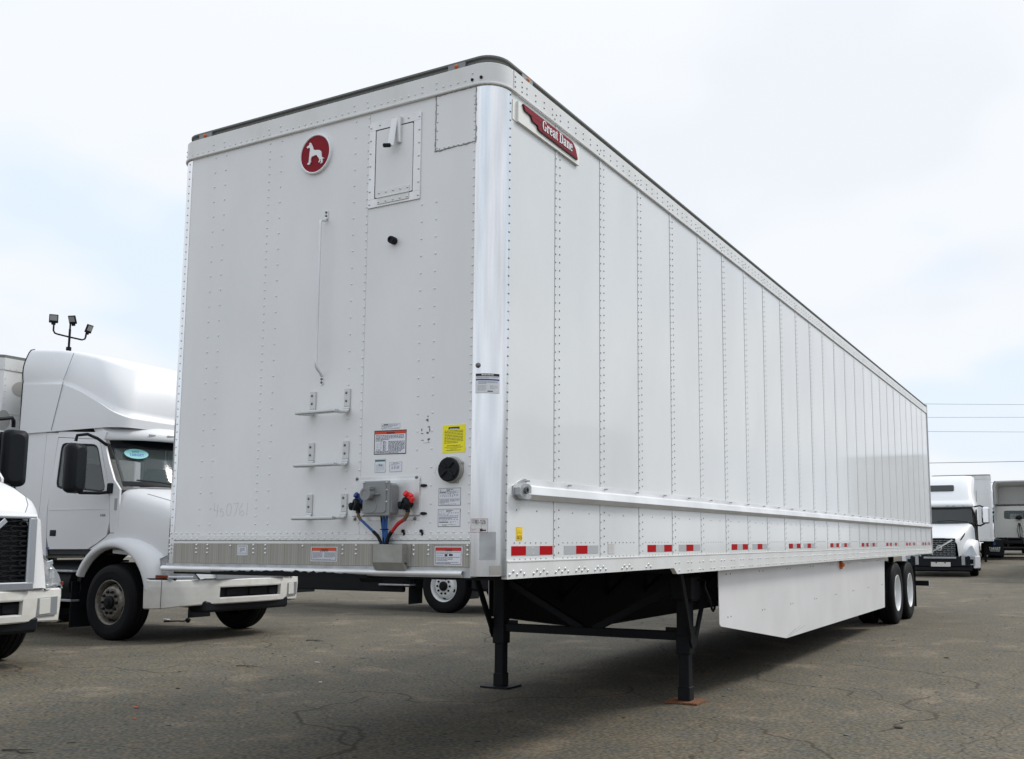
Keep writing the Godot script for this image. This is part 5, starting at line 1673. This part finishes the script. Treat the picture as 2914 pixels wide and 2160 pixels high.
	for q in 3: mb.tube([Vector3(-1.78, 1.9, .12 + .03 * q), Vector3(-2.0, 1.5, .05 + .12 * q), Vector3(-1.9, 1.15, .10 + .08 * q), Vector3(-1.8, 1.05, .3)], .018, 6)
	for q in 2: mb.tube([Vector3(-1.68, 1.05, -.62 - .16 * q), Vector3(-1.72, 1.75, -.66 - .16 * q), Vector3(-1.72, 1.95, -.74 - .1 * q), Vector3(-1.72, 1.75, -.86), Vector3(-1.7, 1.05, -.9)], .02, 6)
	part("air_lines", mb, M.black_plastic, t)
	return t

# ------------------------------------------------------------------ plain trailer (nose at the origin, x forward)
func plain_trailer(label: String, at: Vector3, turn: float) -> Node3D:
	var t := thing("box_trailer", label, "trailer", at, turn, "white box trailers parked in the yard")
	var mb := MB.new()
	var hull := pv([0, -1.16, -.10, -1.26, -.16, -1.29, -14.6, -1.29, -14.6, 1.29, -.16, 1.29, -.10, 1.26, 0, 1.16])
	var UPX := Transform3D(Basis(Vector3.RIGHT, Vector3.BACK, Vector3.UP), Vector3.ZERO)
	mb.prism(hull, 1.16, 3.88, UPX)
	part("body", mb, M.front_paint, t)
	mb = MB.new()
	var big := Geometry2D.offset_polygon(hull, .012)[0]
	mb.prism(big, 3.88, 4.06, UPX); mb.prism(big, 1.05, 1.165, UPX)
	part("rails", mb, M.rail_paint, t)
	mb = MB.new()
	mb.prism(Geometry2D.offset_polygon(hull, -.01)[0], 4.06, 4.11, UPX)
	part("roof_edge", mb, M.roof_lip, t)
	mb = MB.new()
	for s in [-1.0, 1.0]:
		for k in 23: mb.box(Vector3(-.7 - k * .61, 2.52, s * 1.291), Vector3(.05, 2.7, .006), .002)
	for z in [-.42, .86]: mb.box(Vector3(.001, 2.5, z), Vector3(.006, 2.75, .05), .002)
	mb.box(Vector3(.001, 3.22, 0), Vector3(.006, .012, 2.3), .002)
	part("panel_seams", mb, M.rail_paint, t)
	var dome := MB.new()
	dome.dome(Vector3.ZERO, Vector3.UP, .008, .006, 6)
	var sp := []
	for k in 24: sp.append(facing(Vector3.RIGHT, Vector3(.0125, 3.905, -1.12 + k * .1)))
	for z in [-.43, -.40, .85, .88, 1.13, -1.13]:
		for k in 26: sp.append(facing(Vector3.RIGHT, Vector3(.005, 1.25 + k * .1, z)))
	rivets("front_rivets", sp, dome.done(), M.rivet_metal, t)
	mb = MB.new()
	for s in [-1.0, 1.0]:
		mb.box(Vector3(-3.0, .70, s * .9), Vector3(.13, .8, .13), .01); mb.box(Vector3(-3.0, .28, s * .9), Vector3(.11, .5, .11), .01); mb.box(Vector3(-3.0, .04, s * .9), Vector3(.26, .02, .26), .004)
	mb.box(Vector3(-3.0, .5, 0), Vector3(.06, .08, 1.8)); mb.box(Vector3(-12.4, .95, 0), Vector3(3.0, .2, 1.1), .02)
	mb.box(Vector3(-14.55, .5, 0), Vector3(.1, .1, 2.4), .01); mb.box(Vector3(-14.5, .8, .5), Vector3(.08, .6, .1)); mb.box(Vector3(-14.5, .8, -.5), Vector3(.08, .6, .1))
	for x in [-11.9, -13.15]: mb.cyl(Vector3(x, .5, -1), Vector3(x, .5, 1), .07, 10)
	part("undercarriage", mb, M.black_steel, t)
	for s in [1.0, -1.0]:
		for x in [-11.9, -13.15]: wheel(t, Vector3(x, .5, s * 1.13), s, "deep", true)
	return t

# ------------------------------------------------------------------ sleeper tractor (x forward from the front axle)
func sleeper(label: String, at: Vector3, turn: float) -> Node3D:
	var t := thing("sleeper_truck", label, "truck", at, turn)
	var WH: Material = M.truck_white
	var mb := MB.new()
	var rows := []
	for q in [[-.60, 1.06, 2.40, .30], [-.68, 1.12, 2.47, .30], [-.86, 1.15, 2.60, .32], [-1.0, 1.165, 2.74, .34], [-1.30, 1.18, 3.05, .40], [-1.65, 1.20, 3.33, .40], [-2.1, 1.215, 3.54, .34], [-2.7, 1.22, 3.63, .28], [-3.7, 1.22, 3.65, .25]]:
		var row := []
		var h: float = q[2]
		var w: float = q[1]
		for s in [1.0, -1.0]:
			var p := [Vector3(q[0], minf(1.12, h), s * 1.22), Vector3(q[0], 1.9, s * 1.215), Vector3(q[0], minf(2.42, h - .02), s * w), Vector3(q[0], lerpf(2.42, h, .5), s * (w - .02 - (h - 2.42) * .08)), Vector3(q[0], h - .08, s * (w - q[3] * .35)), Vector3(q[0], h - .02, s * (w - q[3] * .7)), Vector3(q[0], h, s * (w - q[3] - .15))]
			if s < 0: p.reverse()
			row.append_array(p)
		rows.append(row)
	mb.loft(rows, 1)
	mb.cap(rows[8])
	part("cab_body", mb, WH, t)
	mb = MB.new()
	rows = []
	for q in [[1.24, .50, 1.25], [1.18, .55, 1.30], [.9, .66, 1.40], [.5, .80, 1.54], [.1, .92, 1.68], [-.25, 1.04, 1.80]]:
		var row := []
		for s in [1.0, -1.0]:
			var p := [Vector3(q[0], .66, s * (q[1] + .10)), Vector3(q[0], q[2] - .18, s * (q[1] + .06)), Vector3(q[0], q[2] - .06, s * (q[1] - .01)), Vector3(q[0], q[2], s * (q[1] - .12)), Vector3(q[0], q[2] + .03, s * q[1] * .3)]
			if s < 0: p.reverse()
			row.append_array(p)
		rows.append(row)
	mb.loft(rows, 1)
	part("hood", mb, WH, t)
	mb = MB.new()
	rows = []
	for k in 13:
		var u := -1.0 + k / 6.0
		var c := 1.0 - u * u
		rows.append([Vector3(-.28 + .2 * c, 1.82, u * 1.08), Vector3(-.58 + .12 * c, 2.38, u * 1.02)])
	mb.loft(rows, 1)
	part("windscreen", mb, M.dark_glass, t)
	mb = MB.new()
	rows = []
	for k in 13:
		var u := -1.0 + k / 6.0
		var c := 1.0 - u * u
		rows.append([Vector3(-.52 + .12 * c, 2.27, u * 1.035), Vector3(-.57 + .12 * c, 2.38, u * 1.025)])
	mb.loft(rows, 1)
	part("shade_band", mb, M.shade_band, t)
	mb = MB.new()
	rows = []
	for k in 13:
		var u := -1.0 + k / 6.0
		var c := 1.0 - u * u
		rows.append([Vector3(-.60 + .14 * c, 2.37, u * 1.10), Vector3(-.50 + .14 * c, 2.40, u * 1.10), Vector3(-.56 + .14 * c, 2.50, u * 1.09), Vector3(-.85 + .1 * c, 2.62, u * 1.05)])
	mb.loft(rows, 1)
	part("visor", mb, WH, t)
	for z in [-.75, -.45, -.25, .45, .70]:
		mb = MB.new()
		mb.box(Vector3(-.50 + .14 * (1 - z * z), 2.415, z), Vector3(.02, .025, .11), .004)
		part("roof_marker", mb, M.light_face, t)
	mb = MB.new()
	var RF := Transform3D(Basis(Vector3(0, 0, -1), Vector3(-.678, .735, 0).normalized(), Vector3(.735, .678, 0).normalized()), Vector3(-1.33, 3.09, 0))
	mb.prism(rrect(-.46, -.15, .46, .15, .05), -.02, .02, RF)
	part("roof_window", mb, M.dark_glass, t)
	for s in [1.0, -1.0]:
		mb = MB.new()
		mb.prism(pv([-.62, 2.30, -1.25, 2.34, -1.25, 1.82, -.40, 1.80]), 0, .01, Transform3D(Basis(), Vector3(0, 0, s * 1.205)))
		part("side_window", mb, M.dark_glass, t)
		mb = MB.new()
		mb.prism(rrect(-2.55, 2.62, -2.25, 3.05, .06), 0, .012, Transform3D(Basis(), Vector3(0, 0, s * 1.20)))
		part("sleeper_window", mb, M.dark_glass, t)
		mb = MB.new()
		rows = []
		for k in 21:
			var th := deg_to_rad(lerpf(190, 0, k / 20.0))
			var c := cos(th)
			var grow: float = .28 * pow(maxf(c, 0.0), 1.5)
			var r := []
			for p in [[.58, 1.16], [.60, 1.22], [.64, 1.225], [.70 + grow * .5, 1.19], [.74 + grow, 1.08 - .1 * maxf(c, 0)], [.76 + grow, .62]]: r.append(Vector3(c * p[0], .5 + sin(th) * p[0], s * p[1]))
			rows.append(r)
		mb.loft(rows, 1)
		part("fender", mb, WH, t)
		mb = MB.new()
		mb.loft([[Vector3(.92, 1.03, s * 1.02), Vector3(1.02, .69, s * 1.17)], [Vector3(1.10, .98, s * .92), Vector3(1.16, .69, s * 1.0)], [Vector3(1.20, .72, s * .78), Vector3(1.21, .69, s * .79)]], 1)
		part("headlight", mb, M.silver_trim, t)
		mb = MB.new()
		mb.bar(Vector3(1.26, .53, s * .68), Vector3(1.14, .53, s * 1.10), .30, .02, Vector3(1, 0, s * .4).normalized(), .005)
		part("fog_lamp_surround", mb, M.silver_trim, t)
		mb = MB.new()
		mb.bar(Vector3(1.245, .50, s * .84), Vector3(1.165, .50, s * 1.05), .15, .02, Vector3(1, 0, s * .4).normalized(), .005)
		part("fog_lamp", mb, M.dark_glass, t)
		mb = MB.new()
		mb.bar(Vector3(1.13, .48, s * 1.06), Vector3(.68, .48, s * 1.24), .42, .06, Vector3(.3, 0, s).normalized(), .03)
		part("bumper_corner", mb, WH, t)
		mb = MB.new()
		mb.prism(pv([.98, 1.22, .82, 1.30, .45, 1.46, .50, 1.40, .80, 1.22]), -.01, .01, Transform3D(Basis(Vector3.UP, s * .28), Vector3(.10, 0, s * .93)))
		mb.prism(pv([.95, 1.00, .90, 1.16, .72, 1.24, .78, 1.12]), -.01, .01, Transform3D(Basis(Vector3.UP, s * .28), Vector3(.12, 0, s * .90)))
		part("hood_vent", mb, M.black_plastic, t)
		var mi := holder("mirror", t)
		mb = MB.new()
		mb.box(Vector3(-.55, 2.08, s * 1.48), Vector3(.16, .58, .26), .05)
		part("mirror_housing", mb, M.chrome, mi)
		mb = MB.new()
		mb.tube([Vector3(-.45, 2.38, s * 1.12), Vector3(-.5, 2.42, s * 1.3), Vector3(-.55, 2.36, s * 1.44)], .025, 8)
		mb.tube([Vector3(-.35, 1.74, s * 1.15), Vector3(-.45, 1.72, s * 1.3), Vector3(-.55, 1.80, s * 1.44)], .03, 8)
		part("mirror_arm", mb, M.black_plastic, mi)
		mb = MB.new()
		mb.box(Vector3(-2.2, .66, s * 1.12), Vector3(2.6, .62, .14), .03)
		part("side_fairing", mb, WH, t)
		mb = MB.new()
		for q in 3: mb.box(Vector3(-.95 - .1 * q, .40 + q * .18, s * 1.19), Vector3(.5, .03, .12), .008)
		part("steps", mb, M.bare_aluminium, t)
		wheel(t, Vector3(0, .5, s * 1.04), s, "front")
		for x in [-4.6, -5.9]: wheel(t, Vector3(x, .5, s * 1.06), s, "deep", true)
	mb = MB.new()
	mb.box(Vector3(1.22, .96, 0), Vector3(.04, .62, 1.02)); mb.box(Vector3(1.12, .50, 0), Vector3(.24, .38, 1.9), .04); mb.box(Vector3(.9, .26, 0), Vector3(.6, .2, 2.0), .05)
	part("grille_back", mb, M.black_plastic, t)
	mb = MB.new()
	honeycomb(mb, func(_y): return 1.25, func(_y): return .49, .68, 1.23, 8, .24, .006)
	part("grille_mesh", mb, M.box_grey, t)
	mb = MB.new()
	mb.bar(Vector3(1.275, .72, .40), Vector3(1.275, 1.22, -.42), .05, .02, Vector3.RIGHT)
	mb.lathe([Vector2(.06, -.01), Vector2(.06, .02), Vector2(.095, .02), Vector2(.095, -.01)], 28, facing(Vector3.RIGHT, Vector3(1.28, .95, 0)), true)
	mb.box(Vector3(1.295, .95, 0), Vector3(.012, .035, .16))
	part("grille_emblem", mb, M.chrome, t)
	mb = MB.new()
	mb.box(Vector3(1.25, .62, 0), Vector3(.05, .07, 1.04), .015)
	part("grille_bar", mb, M.silver_trim, t)
	mb = MB.new()
	mb.box(Vector3(1.255, .40, -.02), Vector3(.012, .15, .62), .004)
	part("plate_holder", mb, M.dull_white, t)
	mb = MB.new()
	for z in [-.16, .12]: mb.box(Vector3(1.264, .455, z), Vector3(.012, .03, .05), .004)
	part("plate_clips", mb, M.black_plastic, t)
	mb = MB.new()
	mb.tube([Vector3(-.12, 1.85, -.9), Vector3(-.05, 1.9, -.3), Vector3(-.04, 1.86, .1)], .012, 6)
	part("wiper", mb, M.black_plastic, t)
	mb = MB.new()
	for s in [-1.0, 1.0]: mb.box(Vector3(-3.0, .86, s * .43), Vector3(7.0, .26, .09))
	mb.box(Vector3(-5.2, 1.04, 0), Vector3(.9, .08, .9)); mb.cyl(Vector3(0, .5, -.9), Vector3(0, .5, .9), .07, 10)
	mb.box(Vector3(-1.2, .9, 0), Vector3(2.0, .5, 2.2))
	part("chassis", mb, M.black_steel, t)
	return t

# ------------------------------------------------------------------ floodlight pole
func light_pole():
	var d := 40.0
	var base := Vector3(-33.3, 0, -20.5)
	base.y = gy(base.x, base.z)
	var top := 9.35
	var t := thing("floodlight_pole", "black steel pole carrying three floodlights, rising behind the white cab roof", "light pole", base)
	var mb := MB.new()
	mb.box(Vector3(0, top / 2, 0), Vector3(.16, top, .16), .02)
	mb.cyl(Vector3(0, top - .05, 0), Vector3(0, top + .75, 0), .045, 10)
	part("pole", mb, M.black_steel, t)
	mb = MB.new()
	var rt := Vector3(.80, 0, -.60)
	mb.tube([rt * -.64 + Vector3(0, top + .95, 0), rt * -.64 + Vector3(0, top + .68, 0), rt * -.58 + Vector3(0, top + .57, 0), rt * -.48 + Vector3(0, top + .53, 0), Vector3(0, top + .42, 0), rt * .50 + Vector3(0, top + .32, 0), rt * .60 + Vector3(0, top + .36, 0), rt * .63 + Vector3(0, top + .46, 0), rt * .64 + Vector3(0, top + .60, 0)], .035, 8)
	mb.cyl(Vector3(0, top + .6, 0), Vector3(0, top + .98, 0), .035, 8)
	part("cross_arm", mb, M.black_steel, t)
	for q in [[rt * -.66 + Vector3(0, top + 1.18, 0), Vector3(.72, -.10, .55)], [rt * .07 + Vector3(0, top + 1.16, 0), Vector3(.25, -.35, .85)], [rt * .74 + Vector3(0, top + .80, 0), Vector3(.88, -.35, -.25)]]:
		var lamp := holder("floodlight", t)
		var f: Vector3 = q[1].normalized()
		var x := Vector3.UP.cross(f).normalized()
		var bs := Basis(x, f.cross(x), f)
		mb = MB.new()
		mb.box(q[0], Vector3(.34, .36, .08), .02, bs); mb.box(q[0] - bs.y * .21, Vector3(.16, .10, .07), .02, bs)
		part("lamp_housing", mb, M.black_steel, lamp)
		mb = MB.new()
		mb.box(q[0] + f * .042 + bs.y * .03, Vector3(.27, .22, .006), .0, bs)
		part("lamp_face", mb, M.light_face, lamp)

func blob(r: RandomNumberGenerator, size: Vector3, sides := 9) -> MB:
	var mb := MB.new()
	var rows := []
	for k in 5:
		var a := PI * (k / 4.0) - PI / 2
		var row := []
		for q in sides:
			var b := TAU * q / sides
			var j := r.randf_range(.7, 1.15)
			row.append(Vector3(cos(a) * cos(b) * size.x * j, (sin(a) * .5 + .5) * size.y * r.randf_range(.85, 1.1), cos(a) * sin(b) * size.z * j))
		rows.append(row)
	mb.loft(rows, 1, true)
	return mb

func litter():
	var r := RandomNumberGenerator.new()
	r.seed = 71
	var at: Callable = func(x: float, z: float) -> Vector3: return Vector3(x, gy(x, z) + .001, z)
	for q in LITTER:
		var p: Vector3 = at.call(q[1], q[2])
		var mb: MB
		if q[0] == "twig":
			mb = MB.new()
			mb.tube([Vector3(-.12, .008, .02), Vector3(-.02, .012, -.01), Vector3(.07, .006, .015), Vector3(.15, .01, -.02)], .007, 6, 1, .003)
			mb.tube([Vector3(-.02, .012, -.01), Vector3(.05, .01, -.07)], .004, 5, 1, .002)
		else: mb = blob(r, q[3])
		single(q[4], mb, M[q[5]], q[6], q[7], "", p)
	var t := thing("dropped_cable", "black cable end with round plug lying on the ground between the cab's front wheels", "cable", at.call(CABLE.x, CABLE.y))
	var mb := MB.new()
	mb.tube([Vector3(-.30, .01, .10), Vector3(-.2, .015, .04), Vector3(-.08, .02, .01), Vector3(.03, .02, 0), Vector3(.10, .03, -.02)], .012, 8)
	part("cable_run", mb, M.black_plastic, t)
	mb = MB.new()
	mb.lathe([Vector2(.0, .0), Vector2(.035, .004), Vector2(.042, .03), Vector2(.03, .06), Vector2(0, .065)], 14, Transform3D(Basis(Vector3.BACK, 1.2), Vector3(.15, .03, -.02)))
	part("plug", mb, M.black_plastic, t)
	# grit: more stones than one can count
	var stone := blob(r, Vector3(1, .9, 1), 6).done()
	for kind in 2:
		var sp := []
		for i in 2600:
			var x := r.randf_range(-7.5, 6.0)
			var z := r.randf_range(-16.0, 2.8)
			var s := r.randf_range(.003, .009) * (1.0 if kind == 0 else 1.25) * (2.2 if r.randf() < .06 else 1.0)
			sp.append(Transform3D(Basis(Vector3.UP, r.randf() * TAU).scaled_local(Vector3(s * r.randf_range(.8, 1.8), s * (.8 if kind == 0 else .35), s)), Vector3(x, gy(x, z) - s * .1, z)))
		var mm := MultiMesh.new()
		mm.transform_format = MultiMesh.TRANSFORM_3D
		mm.mesh = stone
		mm.instance_count = sp.size()
		for i in sp.size(): mm.set_instance_transform(i, sp[i])
		var o := MultiMeshInstance3D.new()
		o.name = ["gravel", "dark_debris"][kind]; o.multimesh = mm; o.material_override = [M.stone_grey, M.leaf_brown][kind]
		o.set_meta("kind", "stuff")
		tag(o, ["loose grey grit scattered over the asphalt yard", "dark crumbs and leaf bits scattered over the asphalt yard"][kind], ["gravel", "debris"][kind])
		add_child(o)

const CABLE := Vector2(-9.14, -6.74)
const LITTER := [
	["bit", -2.93, -1.16, Vector3(.030, .014, .014), "plastic_scrap", "litter_orange", "bright orange plastic scrap on the asphalt, the larger of two", "litter"],
	["bit", -2.52, -0.83, Vector3(.014, .008, .008), "plastic_scrap", "litter_orange", "tiny orange plastic crumb nearest the bottom edge of the ground", "litter"],
	["leaf", -3.47, -2.01, Vector3(.035, .008, .014), "dead_leaf", "leaf_brown", "single dark curled leaf on open asphalt left of the trailer", "leaf"],
	["bit", -3.7, -4.07, Vector3(.05, .006, .008), "paper_strip", "litter_white", "thin white paper strip on the ground near the trailer's nose", "litter"],
	["bit", -2.65, -3.0, Vector3(.03, .010, .012), "paper_scrap", "litter_white", "small white paper scrap lying nearest under the trailer's nose", "litter"],
	["bit", -9.68, -6.88, Vector3(.09, .03, .04), "crumpled_bag", "litter_white", "crumpled white bag by the black cable under the cab", "litter"],
	["twig", -4.05, -3.36, Vector3.ZERO, "twig", "twig_brown", "thin forked brown twig on open asphalt before the white cab", "twig"],
	["twig", -5.14, -5.54, Vector3.ZERO, "twig", "leaf_brown", "dark twig lying in front of the white bumper", "twig"],
	["leaf", 2.78, -3.25, Vector3(.04, .012, .025), "dead_leaf", "leaf_brown", "dark clod on open asphalt at the bottom right, far from the trailer", "leaf"],
	["leaf", 2.55, -7.8, Vector3(.035, .012, .03), "dead_leaf", "leaf_brown", "dark clod on the asphalt right of the trailer's rear wheels", "leaf"],
	["twig", -2.15, 0.32, Vector3.ZERO, "twig", "leaf_brown", "dark twig near the bottom left corner of the ground", "twig"],
	["leaf", .3, -6.6, Vector3(.05, .012, .03), "dead_leaf", "leaf_brown", "dark leaf on the ground behind the trailer's landing gear", "leaf"],
]

# ------------------------------------------------------------------ everything
func dup(src: Node3D, label: String, at: Vector3, turn: float) -> Node3D:
	var o: Node3D = src.duplicate()
	o.name = numbered(String(src.name).rstrip("_0123456789"))
	add_child(o)
	o.position = at; o.rotation.y = turn
	o.set_meta("label", label)
	return o

func on(x: float, z: float) -> Vector3:
	return Vector3(x, gy(x, z), z)

func _ready():
	rng.seed = 1
	var cam := Camera3D.new()
	cam.name = "camera"
	cam.projection = Camera3D.PROJECTION_FRUSTUM
	cam.near = .05; cam.far = 1500.0
	cam.size = .05 * 2160.0 / 2721.9
	cam.frustum_offset = Vector2(-.05 * 220.67 / 2721.9, .05 * 141.3 / 2721.9)
	add_child(cam)
	cam.transform = Transform3D(Basis(Vector3.UP, .4792) * Basis(Vector3.RIGHT, .1201) * Basis(Vector3.BACK, .0022), Vector3(4.1092, 1.2788, 4.3037))
	cam.current = true
	var env := Environment.new()
	env.background_mode = Environment.BG_SKY
	var sky := Sky.new()
	var ps := PanoramaSkyMaterial.new()
	ps.panorama = make_sky()
	sky.sky_material = ps
	env.sky = sky
	env.tonemap_mode = Environment.TONE_MAPPER_LINEAR
	env.tonemap_exposure = 1.0
	env.sdfgi_enabled = true; env.ssao_enabled = true; env.ssil_enabled = true
	var we := WorldEnvironment.new()
	we.name = "environment"; we.environment = env
	add_child(we)
	var sun := DirectionalLight3D.new()
	sun.name = "sun"
	sun.light_energy = .66
	sun.light_angular_distance = 15.0
	sun.light_color = Color(1.0, .98, .95)
	sun.shadow_enabled = true
	add_child(sun)
	sun.look_at_from_position(Vector3.ZERO, -Vector3(.44, .78, -.55))
	M.sans = sysfont("Droid Sans", false)
	M.sans_bold = sysfont("Droid Sans", true)
	M.serif_bold = sysfont("Droid Serif", true)
	make_materials()
	make_ground()
	main_trailer()
	var a := day_cab("white day cab truck whose front wheel and door show left of the trailer", on(-7.52, -5.4), 0)
	var b := dup(a, "white truck cut by the left edge, its dark grille and headlight nearest the camera", on(-6.75, -1.17), 0)
	var c := dup(a, "white truck behind, seen only under the trailer's nose as one pale wheel", on(-6.68, -11.72), 0)
	for n in c.get_children():
		if String(n.name).begins_with("bumper") or String(n.name).begins_with("fog_lamp") or String(n.name).begins_with("lower_air"):
			c.remove_child(n); n.free()
	for n in c.get_children():
		if String(n.name) == "wheel": (n.get_node("rim") as MeshInstance3D).material_override = M.wheel_white
	for n in c.get_children():
		if String(n.name).begins_with("wheel") and n is Node3D and n.position.x < -1.0:
			c.remove_child(n); n.free()
	for n in c.get_children():
		if String(n.name).begins_with("fender"): (n as MeshInstance3D).material_override = M.black_plastic
	box_part("black_side_skirt", c, M.black_plastic, -5.8, -1.0, .36, 1.08, 1.02, 1.12, .02)
	box_part("black_front_beam", c, M.black_plastic, .62, 1.38, .42, 1.3, -1.18, 1.215, .05)
	# the teal dealer's oval on one windscreen
	var o := holder("dealer_sticker", a)
	var OV := Transform3D(Basis(Vector3(.28, .02, -.96).normalized(), Vector3(-.52, .85, -.14).normalized(), Vector3(.28, .02, -.96).normalized().cross(Vector3(-.52, .85, -.14).normalized())).orthonormalized(), Vector3(-.265, 2.53, .71))
	var mb := MB.new()
	mb.prism(ellipse(.165, .085), .012, .0135, OV)
	part("oval", mb, M.decal_teal, o)
	words("oval_year", "2017", M.sans_bold, .045, .0005, M.ink_green, o, OV * Transform3D(Basis(), Vector3(-.01, .035, .0142)), 1.0)
	words("oval_name", "TARGET", M.sans_bold, .06, .0005, M.ink_blue, o, OV * Transform3D(Basis(), Vector3(0, -.022, .0142)), .9)
	var p := plain_trailer("white box trailer coupled behind the day cab, its sticker-scarred nose at the left edge", on(-10.28, -5.4), 0)
	var q := dup(p, "tall white trailer standing behind the sleeper truck", Vector3.ZERO, 0)
	for s in [["oval_scar", -4.52, 3.62, .14, .11, 20], ["round_scar", -4.28, 3.12, .10, .15, 12]]:
		mb = MB.new()
		mb.prism(ellipse(s[3], s[4]), 0, .0015, Transform3D(Basis(Vector3(0, 0, -1), Vector3.UP, Vector3.RIGHT), Vector3(.0045, s[2], s[1] + 5.4)))
		part(s[0], mb, M.scar_grey, p, "grey scar of a removed sticker")
	# far right
	var sz := -31.2
	var sx := -.50
	sleeper("white sleeper truck with a dark honeycomb grille, facing the camera past the trailer's tail", on(sx, sz), -PI / 2 + .085)
	q.position = on(sx - 12.0 * sin(.085) + .45, sz - 12.0); q.rotation.y = -PI / 2 + .085
	var far := dup(a, "white day cab seen from behind at the right edge, with a printed mud flap", on(.57, -55.4), PI / 2)
	dup(a, "white day cab squeezed between the sleeper truck and the cab seen from behind", on(-.45, -61.5), -PI / 2)
	for n in far.get_children():
		if String(n.name).begins_with("dealer_sticker"):
			far.remove_child(n); n.free()
	var flap := holder("printed_mud_flap", far)
	mb = MB.new()
	mb.box(Vector3(-5.50, .55, -.86), Vector3(.012, .80, .86), .003)
	part("flap", mb, M.black_plastic, flap)
	var FT := Transform3D(Basis(Vector3(0, 0, -1), Vector3.UP, Vector3(1, 0, 0)) * Basis(Vector3.UP, PI), Vector3(-5.51, .50, -.86))
	words("flap_name", "TARGET", M.sans_bold, .20, .002, M.enamel_white, flap, FT, .75)
	words("flap_line", "TRUCK SALES", M.sans_bold, .085, .002, M.enamel_white, flap, FT * Transform3D(Basis(), Vector3(0, -.12, 0)), .9)
	mb = MB.new()
	mb.prism(ellipse(.07, .08), 0, .003, FT * Transform3D(Basis(), Vector3(0, .25, 0)))
	part("flap_badge", mb, M.hose_blue, flap)
	light_pole()
	var wires := [[10.09, 10.06], [9.24, 9.26], [8.35, 8.33], [6.37, 6.49], [5.15, 5.17]]
	var which := ["topmost of the thin grey wires crossing the sky at the right", "second wire from the top in the sky at the right", "third wire from the top in the sky at the right", "darker wire hanging just above the sleeper truck", "lowest wire, passing right of the tall trailer's roof"]
	for i in 5:
		mb = MB.new()
		var pts := []
		for k in 25:
			var u := lerpf(-6.5, 5.0, k / 24.0)
			pts.append(Vector3(-4.45 + 5.34 * u, lerpf(wires[i][0], wires[i][1], u) + .012 * (u * u - u), -58.2 - 2.78 * u))
		mb.tube(pts, .016 if i == 3 else .011, 5)
		single("overhead_wire", mb, M.black_steel if i == 3 else M.box_grey, which[i], "cable", "overhead wires at the right")
	for s in [[9.2, -9.6, PI], [9.6, -13.4, PI], [9.0, -17.2, PI], [4.6, -29.5, -PI / 2]]:
		dup(p, ["white box trailer parked farther along the row facing the trailer's side", "white box trailer in the middle of the row facing the trailer's side", "white box trailer at the near end of the row facing the trailer's side", "white box trailer just past the right edge, beside the sleeper truck"][[-17.2, -13.4, -9.6, -29.5].find(s[1])], on(s[0], s[1]), s[2])
	dup(p, "distant white trailer showing in the gap between the sleeper truck and the rear-facing cab", on(1.2, -76.0), -PI / 2 + .3)
	dup(p, "distant white trailer nose at the very right edge behind the rear-facing cab", on(4.8, -74.0), -PI / 2)
	litter()

func ellipse(a: float, b: float, n := 32) -> PackedVector2Array:
	var o := PackedVector2Array()
	for k in n: o.append(Vector2(cos(TAU * k / n) * a, sin(TAU * k / n) * b))
	return o

func sysfont(nm: String, bold: bool) -> SystemFont:
	var f := SystemFont.new()
	f.font_names = PackedStringArray([nm])
	f.font_weight = 700 if bold else 400
	return f
